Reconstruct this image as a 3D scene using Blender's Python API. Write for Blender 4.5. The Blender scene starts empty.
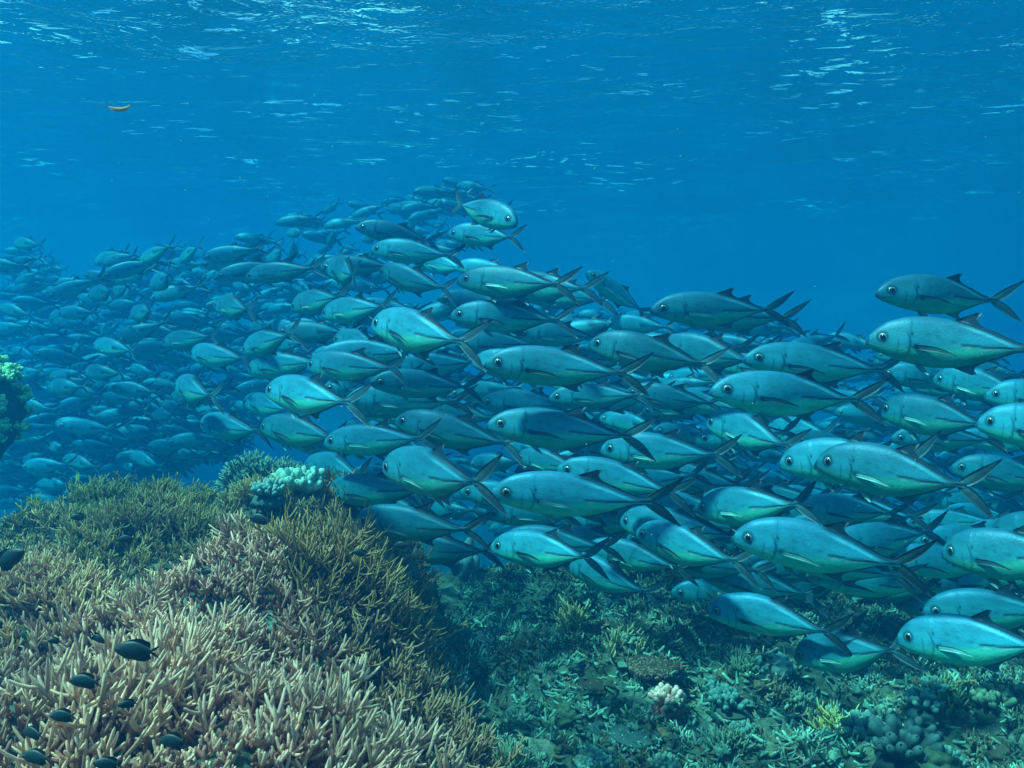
import bpy, math, random
import numpy as np
from mathutils import Vector, Matrix

random.seed(7)
RNG = np.random.default_rng(11)
SC = bpy.context.scene
COL = SC.collection

# ------------------------------------------------------------------ camera, sky, sun, exposure
F_PX = 804.0
PITCH = math.radians(3.84)
cam_data = bpy.data.cameras.new('camera')
cam_data.angle = 2 * math.atan(512 / F_PX)
cam_data.clip_start = 0.05
cam_data.clip_end = 500
cam = bpy.data.objects.new('camera', cam_data)
cam.rotation_euler = (math.pi / 2 - PITCH, 0, 0)
COL.objects.link(cam)
SC.camera = cam

SUN_EL, SUN_AZ = math.radians(62), math.radians(-105)     # azimuth measured clockwise from +Y; the sun stands behind the camera's left shoulder
world = bpy.data.worlds.new('World')
SC.world = world
world.use_nodes = True
wn = world.node_tree.nodes
sky = wn.new('ShaderNodeTexSky')
sky.sky_type = 'NISHITA'
sky.sun_disc = False
sky.sun_elevation = SUN_EL
sky.sun_rotation = SUN_AZ
wn['Background'].inputs['Strength'].default_value = 0.12
wl = world.node_tree.links
wtc = wn.new('ShaderNodeTexCoord'); wmp = wn.new('ShaderNodeMapping'); wmp.inputs['Scale'].default_value = (1.0, 1.0, 2.6)
wnz = wn.new('ShaderNodeTexNoise'); wnz.inputs['Scale'].default_value = 3.0; wnz.inputs['Detail'].default_value = 7; wnz.inputs['Roughness'].default_value = 0.6
wrp = wn.new('ShaderNodeMapRange'); wrp.interpolation_type = 'SMOOTHSTEP'; wrp.inputs['From Min'].default_value = 0.44; wrp.inputs['From Max'].default_value = 0.62
wmx = wn.new('ShaderNodeMix'); wmx.data_type = 'RGBA'; wmx.inputs['B'].default_value = (8.0, 9.2, 9.6, 1)      # bright clouds added to the sky to strengthen the glints on the surface
wl.new(wtc.outputs['Generated'], wmp.inputs['Vector']); wl.new(wmp.outputs[0], wnz.inputs['Vector']); wl.new(wnz.outputs['Fac'], wrp.inputs['Value'])
wl.new(wrp.outputs[0], wmx.inputs['Factor']); wl.new(sky.outputs[0], wmx.inputs['A'])
wl.new(wmx.outputs['Result'], wn['Background'].inputs['Color'])

sun_data = bpy.data.lights.new('sun', 'SUN')
sun_data.energy = 5.0
sun_data.angle = math.radians(3.5)      # the rippled surface spreads the sun's disc
sun_data.color = (1.0, 0.95, 0.87)
sun = bpy.data.objects.new('sun', sun_data)
sd = Vector((math.sin(SUN_AZ) * math.cos(SUN_EL), math.cos(SUN_AZ) * math.cos(SUN_EL), math.sin(SUN_EL)))
sun.rotation_euler = sd.to_track_quat('Z', 'Y').to_euler()
sun.location = sd * 30
COL.objects.link(sun)

vs = SC.view_settings
vs.view_transform = 'Standard'
vs.look = 'None'
vs.exposure = 1.42
vs.gamma = 1.0
vs.use_curve_mapping = False
cy = SC.cycles
cy.max_bounces = 6
cy.volume_bounces = 2
cy.transparent_max_bounces = 8
cy.use_denoising = True
cy.sample_clamp_indirect = 4

# ------------------------------------------------------------------ helpers
def smooth(a, b, x):
    t = np.clip((np.asarray(x, float) - a) / (b - a), 0, 1)
    return t * t * (3 - 2 * t)

def _hash(ix, iy, seed):
    h = (ix.astype(np.int64) * 374761393 + iy.astype(np.int64) * 668265263 + seed * 974711) & 0x7fffffff
    h = ((h ^ (h >> 13)) * 1274126177) & 0x7fffffff
    return ((h ^ (h >> 16)) & 0xffff) / 65535.0

def vnoise(x, y, seed=0):
    x = np.asarray(x, float); y = np.asarray(y, float)
    ix = np.floor(x); iy = np.floor(y)
    fx = x - ix; fy = y - iy
    fx = fx * fx * (3 - 2 * fx); fy = fy * fy * (3 - 2 * fy)
    a = _hash(ix, iy, seed); b = _hash(ix + 1, iy, seed)
    c = _hash(ix, iy + 1, seed); d = _hash(ix + 1, iy + 1, seed)
    return (a + (b - a) * fx) * (1 - fy) + (c + (d - c) * fx) * fy - 0.5

def fbm(x, y, scale, octaves=3, seed=0):
    s = 0; a = 1.0
    for o in range(octaves):
        s = s + a * vnoise(x / scale * 2 ** o + 17.3 * o, y / scale * 2 ** o - 9.1 * o, seed + o)
        a *= 0.5
    return s

def spline(xs, ys, x):
    """Smooth interpolation (Catmull-Rom tangents) through the given points."""
    xs = np.asarray(xs, float); ys = np.asarray(ys, float); x = np.asarray(x, float)
    m = np.gradient(ys, xs)
    i = np.clip(np.searchsorted(xs, x) - 1, 0, len(xs) - 2)
    h = xs[i + 1] - xs[i]; t = np.clip((x - xs[i]) / h, 0, 1)
    return ((1 + 2 * t) * (1 - t) ** 2 * ys[i] + t * (1 - t) ** 2 * h * m[i]
            + t * t * (3 - 2 * t) * ys[i + 1] + t * t * (t - 1) * h * m[i + 1])

FWD = np.array((0, math.cos(PITCH), -math.sin(PITCH)))
UP = np.array((0, math.sin(PITCH), math.cos(PITCH)))
RIGHT = np.array((1.0, 0, 0))

def ray(px, py):
    return FWD + RIGHT * (px - 512) / F_PX - UP * (py - 384) / F_PX

def to_px(p):
    p = np.asarray(p)
    d = p @ FWD
    return 512 + F_PX * (p @ RIGHT) / d, 384 - F_PX * (p @ UP) / d, d

class Mesh:
    """Collects vertices, faces, one grey attribute and one colour attribute."""
    def __init__(self):
        self.v = []; self.f = []; self.mi = []; self.c = []; self.n = 0
    def add(self, v, f, col=(0.5, 0.5, 0.5), mat=0):
        v = np.asarray(v, float).reshape(-1, 3); f = np.asarray(f, int)
        self.v.append(v); self.f.append(f + self.n); self.mi.append(np.full(len(f), mat))
        c = np.asarray(col, float)
        self.c.append(np.broadcast_to(c, (len(v), 3)) if c.ndim == 1 else c)
        self.n += len(v)
    def data(self, name, mats, smooth_shade=True):
        me = bpy.data.meshes.new(name)
        v = np.concatenate(self.v); nf = sum(len(f) for f in self.f)
        me.vertices.add(len(v)); me.vertices.foreach_set('co', v.ravel())
        idx = np.concatenate([f.ravel() for f in self.f])
        cnt = np.concatenate([np.full(len(f), f.shape[1]) for f in self.f])
        st = np.concatenate([[0], np.cumsum(cnt)[:-1]])
        me.loops.add(len(idx)); me.loops.foreach_set('vertex_index', idx.astype(np.int32))
        me.polygons.add(nf); me.polygons.foreach_set('loop_start', st.astype(np.int32))
        me.polygons.foreach_set('material_index', np.concatenate(self.mi).astype(np.int32))
        me.update(calc_edges=True)
        a = me.color_attributes.new('tint', 'FLOAT_COLOR', 'POINT')
        c = np.concatenate(self.c); c4 = np.concatenate([c, np.ones((len(c), 1))], 1)
        a.data.foreach_set('color', c4.ravel().astype(np.float32))
        for m in (mats if isinstance(mats, (list, tuple)) else [mats]):
            me.materials.append(m)
        me.polygons.foreach_set('use_smooth', np.full(nf, smooth_shade))
        return me

def link(name, me, parent=None):
    o = bpy.data.objects.new(name, me)
    COL.objects.link(o)
    if parent is not None:
        o.parent = parent
    return o

def tag(o, label=None, cat=None, group=None, kind=None):
    if label: o['label'] = label
    if cat: o['category'] = cat
    if group: o['group'] = group
    if kind: o['kind'] = kind
    return o

def copy_tree(o, parent=None):
    c = o.copy(); COL.objects.link(c)
    if parent is not None: c.parent = parent
    for ch in o.children:
        copy_tree(ch, c)
    return c

def grid_faces(nu, nv, wrap_v=False):
    u = np.arange(nu - 1)[:, None]; w = np.arange(nv if wrap_v else nv - 1)[None, :]
    a = u * nv + w; b = u * nv + (w + 1) % nv
    return np.stack([a, b, b + nv, a + nv], -1).reshape(-1, 4)

# ------------------------------------------------------------------ materials
def material(name):
    m = bpy.data.materials.new(name); m.use_nodes = True
    nt = m.node_tree
    return m, nt, nt.nodes['Principled BSDF'], nt.nodes['Material Output']

def node(nt, kind, **kw):
    n = nt.nodes.new(kind)
    for k, v in kw.items():
        setattr(n, k, v)
    return n

def tint_material(name, rough=0.6, spec=0.3, metallic=0.0, noise_scale=40.0, vary=0.5, bump=0.3, bump_dist=0.004, obj_vary=0.0, bump_scale=None, subsurface=0.0, transmission=0.0):
    """Base colour from the mesh's own colour attribute, broken up by two scales of noise, with a bump."""
    m, nt, p, out = material(name)
    at = node(nt, 'ShaderNodeAttribute', attribute_name='tint')
    tc = node(nt, 'ShaderNodeTexCoord')
    nz = node(nt, 'ShaderNodeTexNoise'); nz.inputs['Scale'].default_value = noise_scale; nz.inputs['Detail'].default_value = 6
    nt.links.new(tc.outputs['Object'], nz.inputs['Vector'])
    mr = node(nt, 'ShaderNodeMapRange')
    mr.inputs['From Min'].default_value = 0.25; mr.inputs['From Max'].default_value = 0.75
    mr.inputs['To Min'].default_value = 1 - vary; mr.inputs['To Max'].default_value = 1 + vary
    nt.links.new(nz.outputs['Fac'], mr.inputs['Value'])
    val = mr.outputs[0]
    if obj_vary:
        oi = node(nt, 'ShaderNodeObjectInfo')
        m2 = node(nt, 'ShaderNodeMapRange'); m2.inputs['To Min'].default_value = 1 - obj_vary; m2.inputs['To Max'].default_value = 1 + obj_vary
        nt.links.new(oi.outputs['Random'], m2.inputs['Value'])
        mu = node(nt, 'ShaderNodeMath', operation='MULTIPLY')
        nt.links.new(val, mu.inputs[0]); nt.links.new(m2.outputs[0], mu.inputs[1]); val = mu.outputs[0]
    vm = node(nt, 'ShaderNodeVectorMath', operation='SCALE')
    nt.links.new(at.outputs['Color'], vm.inputs[0]); nt.links.new(val, vm.inputs['Scale'])
    nt.links.new(vm.outputs[0], p.inputs['Base Color'])
    p.inputs['Roughness'].default_value = rough
    p.inputs['Metallic'].default_value = metallic
    p.inputs['Specular IOR Level'].default_value = spec
    if transmission:
        p.inputs['Transmission Weight'].default_value = transmission
    if bump:
        bn = node(nt, 'ShaderNodeTexNoise'); bn.inputs['Scale'].default_value = bump_scale or noise_scale * 2; bn.inputs['Detail'].default_value = 4
        nt.links.new(tc.outputs['Object'], bn.inputs['Vector'])
        b = node(nt, 'ShaderNodeBump'); b.inputs['Strength'].default_value = bump; b.inputs['Distance'].default_value = bump_dist
        nt.links.new(bn.outputs['Fac'], b.inputs['Height']); nt.links.new(b.outputs[0], p.inputs['Normal'])
    return m

M_SCALES = tint_material('fish_scales', rough=0.48, spec=0.2, metallic=0.15, noise_scale=7, vary=0.2, bump=0.25, bump_dist=0.004, obj_vary=0.3, bump_scale=90)
M_FIN = tint_material('fish_fin', rough=0.45, spec=0.3, noise_scale=20, vary=0.25, bump=0.3, obj_vary=0.25)
M_IRIS = tint_material('eye_iris', rough=0.25, spec=0.5, metallic=0.2, vary=0.1, bump=0)
M_PUPIL = tint_material('eye_pupil', rough=0.08, spec=0.6, vary=0.05, bump=0)
M_CORAL = tint_material('coral_skin', rough=0.75, spec=0.2, noise_scale=26, vary=0.35, bump=0.6, bump_dist=0.003, bump_scale=300)
M_RUBBLE = tint_material('rubble_crust', rough=0.85, spec=0.15, noise_scale=30, vary=0.6, bump=0.8, bump_dist=0.008, bump_scale=120)
M_DAMSEL = tint_material('dark_scales', rough=0.4, spec=0.4, noise_scale=30, vary=0.25, bump=0.2, obj_vary=0.2)
M_LEAF = tint_material('leaf_blade', rough=0.5, spec=0.3, noise_scale=30, vary=0.2, bump=0.2)

# seabed
M_SEABED, nt, p, out = material('reef_floor')
tc = node(nt, 'ShaderNodeTexCoord')
n1 = node(nt, 'ShaderNodeTexNoise'); n1.inputs['Scale'].default_value = 3.2; n1.inputs['Detail'].default_value = 9; n1.inputs['Roughness'].default_value = 0.7
n2 = node(nt, 'ShaderNodeTexNoise'); n2.inputs['Scale'].default_value = 22; n2.inputs['Detail'].default_value = 7; n2.inputs['Roughness'].default_value = 0.75
nt.links.new(tc.outputs['Object'], n1.inputs['Vector']); nt.links.new(tc.outputs['Object'], n2.inputs['Vector'])
r1 = node(nt, 'ShaderNodeValToRGB')
r1.color_ramp.elements[0].position = 0.3; r1.color_ramp.elements[0].color = (0.035, 0.05, 0.04, 1)
r1.color_ramp.elements[1].position = 0.72; r1.color_ramp.elements[1].color = (0.30, 0.36, 0.27, 1)
e = r1.color_ramp.elements.new(0.5); e.color = (0.11, 0.14, 0.095, 1)
r2 = node(nt, 'ShaderNodeValToRGB')
r2.color_ramp.elements[0].position = 0.35; r2.color_ramp.elements[0].color = (0.30, 0.32, 0.30, 1)
r2.color_ramp.elements[1].position = 0.7; r2.color_ramp.elements[1].color = (1.7, 1.7, 1.6, 1)
mx = node(nt, 'ShaderNodeMix', data_type='RGBA', blend_type='MULTIPLY'); mx.inputs['Factor'].default_value = 1
nt.links.new(n1.outputs['Fac'], r1.inputs[0]); nt.links.new(n2.outputs['Fac'], r2.inputs[0])
nt.links.new(r1.outputs[0], mx.inputs['A']); nt.links.new(r2.outputs[0], mx.inputs['B'])
nt.links.new(mx.outputs['Result'], p.inputs['Base Color'])
p.inputs['Roughness'].default_value = 0.9; p.inputs['Specular IOR Level'].default_value = 0.1
bp = node(nt, 'ShaderNodeBump'); bp.inputs['Strength'].default_value = 0.9; bp.inputs['Distance'].default_value = 0.03
nt.links.new(n2.outputs['Fac'], bp.inputs['Height']); nt.links.new(bp.outputs[0], p.inputs['Normal'])

# water surface seen from below: mirrors the sea at shallow angles, lets the sky through where a ripple is steep
M_WATER, nt, p, out = material('water_surface')
nt.nodes.remove(p)
tc = node(nt, 'ShaderNodeTexCoord')
mp = node(nt, 'ShaderNodeMapping'); mp.inputs['Scale'].default_value = (0.8, 1.5, 1.0); mp.inputs['Rotation'].default_value = (0, 0, math.radians(-14))
nt.links.new(tc.outputs['Object'], mp.inputs['Vector'])
w1 = node(nt, 'ShaderNodeTexNoise'); w1.inputs['Scale'].default_value = 1.6; w1.inputs['Detail'].default_value = 5; w1.inputs['Roughness'].default_value = 0.6; w1.inputs['Distortion'].default_value = 0.6
w2 = node(nt, 'ShaderNodeTexNoise'); w2.inputs['Scale'].default_value = 7.0; w2.inputs['Detail'].default_value = 4; w2.inputs['Roughness'].default_value = 0.6
nt.links.new(mp.outputs[0], w1.inputs['Vector']); nt.links.new(mp.outputs[0], w2.inputs['Vector'])
b1 = node(nt, 'ShaderNodeBump'); b1.inputs['Strength'].default_value = 1.0; b1.inputs['Distance'].default_value = 0.09
b2 = node(nt, 'ShaderNodeBump'); b2.inputs['Strength'].default_value = 1.0; b2.inputs['Distance'].default_value = 0.02
nt.links.new(w1.outputs['Fac'], b1.inputs['Height']); nt.links.new(w2.outputs['Fac'], b2.inputs['Height'])
nt.links.new(b1.outputs[0], b2.inputs['Normal'])
# sparse sharp wavelets, gathered in patches: steep enough to open a view of the sky
mp3 = node(nt, 'ShaderNodeMapping'); mp3.inputs['Scale'].default_value = (1.6, 3.2, 1.0); mp3.inputs['Rotation'].default_value = (0, 0, math.radians(12))
nt.links.new(tc.outputs['Object'], mp3.inputs['Vector'])
w3 = node(nt, 'ShaderNodeTexNoise'); w3.inputs['Scale'].default_value = 1.5; w3.inputs['Detail'].default_value = 3; w3.inputs['Roughness'].default_value = 0.55; w3.inputs['Distortion'].default_value = 0.8
nt.links.new(mp3.outputs[0], w3.inputs['Vector'])
k3 = node(nt, 'ShaderNodeMapRange', interpolation_type='SMOOTHSTEP'); k3.inputs['From Min'].default_value = 0.615; k3.inputs['From Max'].default_value = 0.78
nt.links.new(w3.outputs['Fac'], k3.inputs['Value'])
w4 = node(nt, 'ShaderNodeTexNoise'); w4.inputs['Scale'].default_value = 0.35; w4.inputs['Detail'].default_value = 2
nt.links.new(tc.outputs['Object'], w4.inputs['Vector'])
k4 = node(nt, 'ShaderNodeMapRange', interpolation_type='SMOOTHSTEP'); k4.inputs['From Min'].default_value = 0.46; k4.inputs['From Max'].default_value = 0.66
nt.links.new(w4.outputs['Fac'], k4.inputs['Value'])
m34 = node(nt, 'ShaderNodeMath', operation='MULTIPLY'); nt.links.new(k3.outputs[0], m34.inputs[0]); nt.links.new(k4.outputs[0], m34.inputs[1])
b3 = node(nt, 'ShaderNodeBump'); b3.inputs['Strength'].default_value = 1.0; b3.inputs['Distance'].default_value = 0.30
nt.links.new(m34.outputs[0], b3.inputs['Height']); nt.links.new(b2.outputs[0], b3.inputs['Normal'])
b2 = b3
fr = node(nt, 'ShaderNodeFresnel'); fr.inputs['IOR'].default_value = 1.33
nt.links.new(b2.outputs[0], fr.inputs['Normal'])
tr = node(nt, 'ShaderNodeBsdfTransparent')
wf = node(nt, 'ShaderNodeTexVoronoi', feature='SMOOTH_F1'); wf.inputs['Scale'].default_value = 1.1; wf.inputs['Smoothness'].default_value = 0.6  # caustic focusing put into the see-through colour, to break sunlight into shafts and dapples
wd = node(nt, 'ShaderNodeTexNoise'); wd.inputs['Scale'].default_value = 1.3; wd.inputs['Detail'].default_value = 2
wa = node(nt, 'ShaderNodeVectorMath', operation='MULTIPLY_ADD'); wa.inputs[1].default_value = (0.7, 0.7, 0.0)
nt.links.new(tc.outputs['Object'], wd.inputs['Vector']); nt.links.new(wd.outputs['Color'], wa.inputs[0]); nt.links.new(tc.outputs['Object'], wa.inputs[2]); nt.links.new(wa.outputs[0], wf.inputs['Vector'])
wk = node(nt, 'ShaderNodeMapRange'); wk.inputs['From Min'].default_value = 0.15; wk.inputs['From Max'].default_value = 0.75; wk.inputs['To Min'].default_value = 0.45; wk.inputs['To Max'].default_value = 1.0
nt.links.new(wf.outputs['Distance'], wk.inputs['Value']); nt.links.new(wk.outputs[0], tr.inputs['Color'])
gl = node(nt, 'ShaderNodeBsdfGlossy'); gl.inputs['Roughness'].default_value = 0.04; gl.inputs['Color'].default_value = (0.97, 0.97, 0.97, 1)
nt.links.new(b2.outputs[0], gl.inputs['Normal'])
ms = node(nt, 'ShaderNodeMixShader')
nt.links.new(fr.outputs[0], ms.inputs[0]); nt.links.new(tr.outputs[0], ms.inputs[1]); nt.links.new(gl.outputs[0], ms.inputs[2])
nt.links.new(ms.outputs[0], out.inputs['Surface'])

# the sea water itself
M_HAZE, nt, p, out = material('sea_water_haze')
nt.nodes.remove(p)
pv = node(nt, 'ShaderNodeVolumePrincipled')
pv.inputs['Density'].default_value = 0.25
pv.inputs['Density Attribute'].default_value = ''
pv.inputs['Color'].default_value = (0.002, 0.074, 0.168, 1)
pv.inputs['Absorption Color'].default_value = (0.01, 0.633, 0.755, 1)
pv.inputs['Anisotropy'].default_value = 0.4
nt.links.new(pv.outputs[0], out.inputs['Volume'])
try:
    M_HAZE.cycles.homogeneous_volume = True
except Exception:
    pass

# ------------------------------------------------------------------ setting: seabed, water surface, haze
DEEP = -7.0
def ground_base(x, y):
    x = np.asarray(x, float); y = np.asarray(y, float)
    wob = 0.35 * fbm(x, y, 0.9, 3, 5)
    reef = smooth(-1.7, -0.8, x + 0.3 * wob) * (1 - smooth(5.6, 11, y + wob))
    z = DEEP + 0.5 * fbm(x, y, 4, 3, 3)
    reef_z = -1.53 - 0.055 * (np.clip(y, 2, 8) - 2.8) + 0.16 * fbm(x, y, 1.1, 2, 21) + 0.04 * (x - 1.0)
    hollow = np.exp(-(((x + 0.25) / 0.22) ** 2 + ((y - 4.1) / 0.6) ** 2))
    reef_z = reef_z - 0.35 * hollow + 0.20 * fbm(x, y, 0.75, 2, 27)
    z = z + (reef_z - z) * reef
    m = smooth(-0.04, -0.72, x + 0.62 * wob) * smooth(-2.75, -2.15, x + 0.25 * wob) * (1 - smooth(4.1, 4.8, y + 0.5 * wob))
    mz = -1.03 + 0.085 * (y - 1.6) - 0.20 * smooth(-0.95, -0.25, x + 0.1 * (y - 2)) * smooth(1.6, 2.4, y) + 0.10 * fbm(x, y, 0.8, 2, 9)
    z = z + (mz - z) * m
    b = np.exp(-(((x + 1.6) / 0.62) ** 2 + ((y - 5.15) / 0.6) ** 2) ** 2)
    z = z + (-0.86 - z) * b
    return z

def ground(x, y):
    near = np.exp(-(np.maximum(np.hypot(x, y - 3.0) - 4, 0) / 4.0) ** 2)
    return ground_base(x, y) + near * ((0.16 + 0.16 * smooth(-0.4, 0.2, x)) * fbm(x, y, 0.36, 4, 31) + 0.05 * fbm(x, y, 0.10, 3, 41))

def ground_hit(px, py):
    d = ray(px, py)
    t = 1.0
    while t < 30:
        q = d * t
        if q[2] <= float(ground(q[0], q[1])):
            return q
        t += 0.01
    return d * 30

def axis_steps(lo, a, b, hi, fine, growth=1.18):
    xs = list(np.arange(a, b, fine))
    s = fine; v = xs[-1]
    while v < hi:
        s *= growth; v += s; xs.append(min(v, hi))
    s = fine; v = a; left = []
    while v > lo:
        s *= growth; v -= s; left.append(max(v, lo))
    return np.array(left[::-1] + xs)

gx = axis_steps(-56, -3.0, 4.2, 56, 0.022); gy = axis_steps(-56, 1.2, 6.4, 56, 0.022)
X, Y = np.meshgrid(gx, gy, indexing='ij')
mb = Mesh(); mb.add(np.stack([X, Y, ground(X, Y)], -1), grid_faces(len(gx), len(gy)))
f = mb.f[0]; mb.f[0] = f[:, ::-1] if False else f
seabed = tag(link('seabed', mb.data('seabed', M_SEABED)), kind='structure')

SURF_Z = 2.8
wx = axis_steps(-57, -9, 9, 57, 0.09, 1.06); wy = axis_steps(-57, 3, 17, 57, 0.09, 1.06)
X, Y = np.meshgrid(wx, wy, indexing='ij')
fade = np.exp(-(np.maximum(np.hypot(X, Y) - 16, 0) / 12) ** 2)
Z = SURF_Z + fade * (0.05 * np.sin(X * 0.5 + Y * 1.4 + 1.2 * fbm(X, Y, 5, 2, 2)) + 0.10 * fbm(X * 0.7, Y * 1.3, 1.8, 3, 12) + 0.012 * fbm(X * 0.7, Y * 1.4, 0.5, 2, 14))
mb = Mesh(); mb.add(np.stack([X, Y, Z], -1), grid_faces(len(wx), len(wy)))
me = mb.data('water_surface', M_WATER)
if me.polygons[0].normal.z < 0:
    me.flip_normals()
tag(link('water_surface', me), kind='structure')

hb = Mesh()
x0, x1, z0, z1 = -60, 60, -9.5, 3.6
c = np.array([(x, y, z) for z in (z0, z1) for y in (x0, x1) for x in (x0, x1)])
hb.add(c, [(0, 2, 3, 1), (4, 5, 7, 6), (0, 1, 5, 4), (2, 6, 7, 3), (0, 4, 6, 2), (1, 3, 7, 5)])
tag(link('haze', hb.data('haze', M_HAZE, False)), kind='stuff')

# ------------------------------------------------------------------ fish building blocks (unit length: snout at x=-0.5, tail tips at x=+0.5)
TX = [0.0, .02, .05, .09, .14, .2, .28, .36, .44, .52, .6, .68, .75, .8, .84]
TOP = [-.006, .034, .067, .096, .118, .134, .143, .142, .133, .114, .087, .054, .026, .016, .020]
BOT = [-.024, -.040, -.055, -.068, -.085, -.101, -.116, -.124, -.122, -.108, -.080, -.046, -.020, -.014, -.019]
WID = [.006, .020, .033, .044, .053, .060, .066, .067, .063, .054, .042, .027, .015, .011, .007]
def top(x): return spline(TX, TOP, x)
def bot(x): return spline(TX, BOT, x)
def wid(x): return spline(TX, WID, x)
def side_y(x, z):
    h = np.where(np.asarray(z) > 0, top(x), -bot(x))
    return wid(x) * np.sqrt(np.clip(1 - (np.abs(z) / h) ** 2, 0, 1)) ** 0.85

def bend(v, amount, phase):
    """Swimming bend: sideways shift growing towards the tail."""
    v = np.array(v, float)
    t = np.clip(v[..., 0] - 0.25, 0, 1)
    v[..., 1] += amount * np.sin(t * 3.0 + phase) * t - amount * 0.08 * np.clip(0.25 - v[..., 0], 0, 1)
    v[..., 0] -= 0.5
    return v

BACK = np.array((0.015, 0.155, 0.24)); FLANK = np.array((0.03, 0.29, 0.37)); BELLY = np.array((0.06, 0.50, 0.36)); SCUTE = np.array((0.010, 0.03, 0.05))  # countershading; the belly's green also bakes in light bounced off the reef
def body_colour(x, z):
    x = x[..., None]; z = z[..., None]
    zl = spline([0, .2, .3, .42, .5, .84], [.05, .058, .052, .018, .003, .002], x)     # lateral line
    t = top(x)
    c = BACK + (FLANK - BACK) * smooth(0.0, 1.0, np.clip((t * 0.98 - z) / (t * 0.98 - zl * 0.6 + 1e-4), 0, 1))
    lowline = np.where(x < 0.45, -0.022 + 0.05 * np.clip(x - 0.25, 0, 0.2), -0.006)
    c = c + (BELLY - c) * smooth(lowline + 0.012, lowline - 0.028, z)
    c = c * (1 - 0.25 * smooth(0.22, 0.0, x) * smooth(-0.03, 0.03, z))
    s = smooth(0.0065, 0.003, np.abs(z - zl)) * smooth(0.40, 0.50, x)
    c = c + (SCUTE - c) * s * 0.92
    c = c + ((0.42, 0.55, 0.5) - c) * smooth(0.006, 0.001, np.abs(z - zl + 0.012)) * smooth(0.45, 0.55, x) * 0.4
    xo = 0.232 - 5.0 * (z + 0.01) ** 2                                                    # gill cover edge
    g = smooth(0.006, 0.0015, np.abs(x - xo)) * smooth(-0.085, -0.06, z) * smooth(0.065, 0.05, z)
    c = c * (1 - 0.7 * g)
    xp = 0.172 - 4.0 * (z + 0.02) ** 2
    g = smooth(0.006, 0.001, np.abs(x - xp)) * smooth(-0.075, -0.05, z) * smooth(0.03, 0.0, z)
    c = c * (1 - 0.5 * g)
    g = smooth(0.010, 0.006, np.hypot(x - 0.238, z - 0.052))                                # opercular spot
    c = c + ((0.01, 0.015, 0.02) - c) * g * 0.9
    zm = -0.020 - 0.28 * x
    g = smooth(0.0045, 0.001, np.abs(z - zm)) * smooth(0.068, 0.055, x)                     # mouth
    c = c * (1 - 0.8 * g)
    g = smooth(0.040, 0.027, np.hypot(x - 0.085, z - 0.022))                                # dark rim round the eye
    c = c * (1 - 0.6 * g)
    g = smooth(0.022, 0.008, np.hypot((x - 0.262) * 0.7, z + 0.022))                        # pectoral base
    c = c * (1 - 0.75 * g)
    g = smooth(0.005, 0.0015, np.abs(z - zl)) * smooth(0.24, 0.28, x) * smooth(0.46, 0.36, x)    # fine arched lateral line
    c = c * (1 - 0.35 * g)
    row = np.sin((z + 0.15 * (x - 0.4) ** 2) * 900) * np.sin((x * 0.7 - z) * 620) * np.sin((x * 0.7 + z) * 620)
    c = c * (1 + 0.10 * np.sign(row) * np.abs(row) ** 0.5 * smooth(0.25, 0.32, x))               # scale rows
    sheen = vnoise(x * 6, z * 30, 8) + 0.6 * vnoise(x * 16, z * 70, 9)
    c = c * (1 + 0.35 * sheen)  # mirror sheen of the scales painted in as streaks of tone
    g = smooth(t - 0.016, t - 0.007, z) * smooth(0.40, 0.50, x)                                # dark seam under the dorsal fin, shiny rim below it painted in
    c = c * (1 - 0.75 * g)
    g = smooth(0.010, 0.002, np.abs(z - (t - 0.026))) * smooth(0.45, 0.55, x) * smooth(0.80, 0.70, x)
    c = c + (np.array((0.12, 0.5, 0.55)) - c) * g * 0.5
    c = c * (1 + 0.16 * (vnoise(x * 55, z * 9, 3) * smooth(0.05, 0.12, x) * smooth(0.34, 0.22, x)))  # faint bars on the gill plates
    return np.clip(c, 0.005, 0.9)

def add_body(mb, n, m, am, ph, mat=0, colour=body_colour, belly_dark=1.0):
    xs = 0.84 * (np.linspace(0, 1, n) ** 1.15)
    th = np.linspace(0, 2 * math.pi, m, endpoint=False)
    x = xs[:, None] + 0 * th[None]
    s = np.sin(th)[None]; cth = np.cos(th)[None]
    z = np.where(s > 0, top(x) * s, -bot(x) * s)
    y = wid(x) * np.sign(cth) * np.abs(cth) ** 0.85
    y = y * (1 + 0.06 * smooth(0.238, 0.228, x) * smooth(0.12, 0.22, x))
    # cup the snout
    v = np.stack([x, y, z], -1)
    col = colour(x, z).reshape(-1, 3)
    vb = bend(v, am, ph).reshape(-1, 3)
    f = grid_faces(n, m, True)
    mb.add(vb, f, col, mat)
    for ring, flip in ((0, False), (n - 1, True)):
        cpos = vb[ring * m:(ring + 1) * m].mean(0) + ((-0.004, 0, 0) if ring == 0 else (0.004, 0, 0))
        vv = np.vstack([vb[ring * m:(ring + 1) * m], cpos])
        ff = [(i, m, (i + 1) % m) if flip else ((i + 1) % m, m, i) for i in range(m)]
        mb.add(vv, ff, np.vstack([col[ring * m:(ring + 1) * m], col[ring * m]]), mat)

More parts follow.
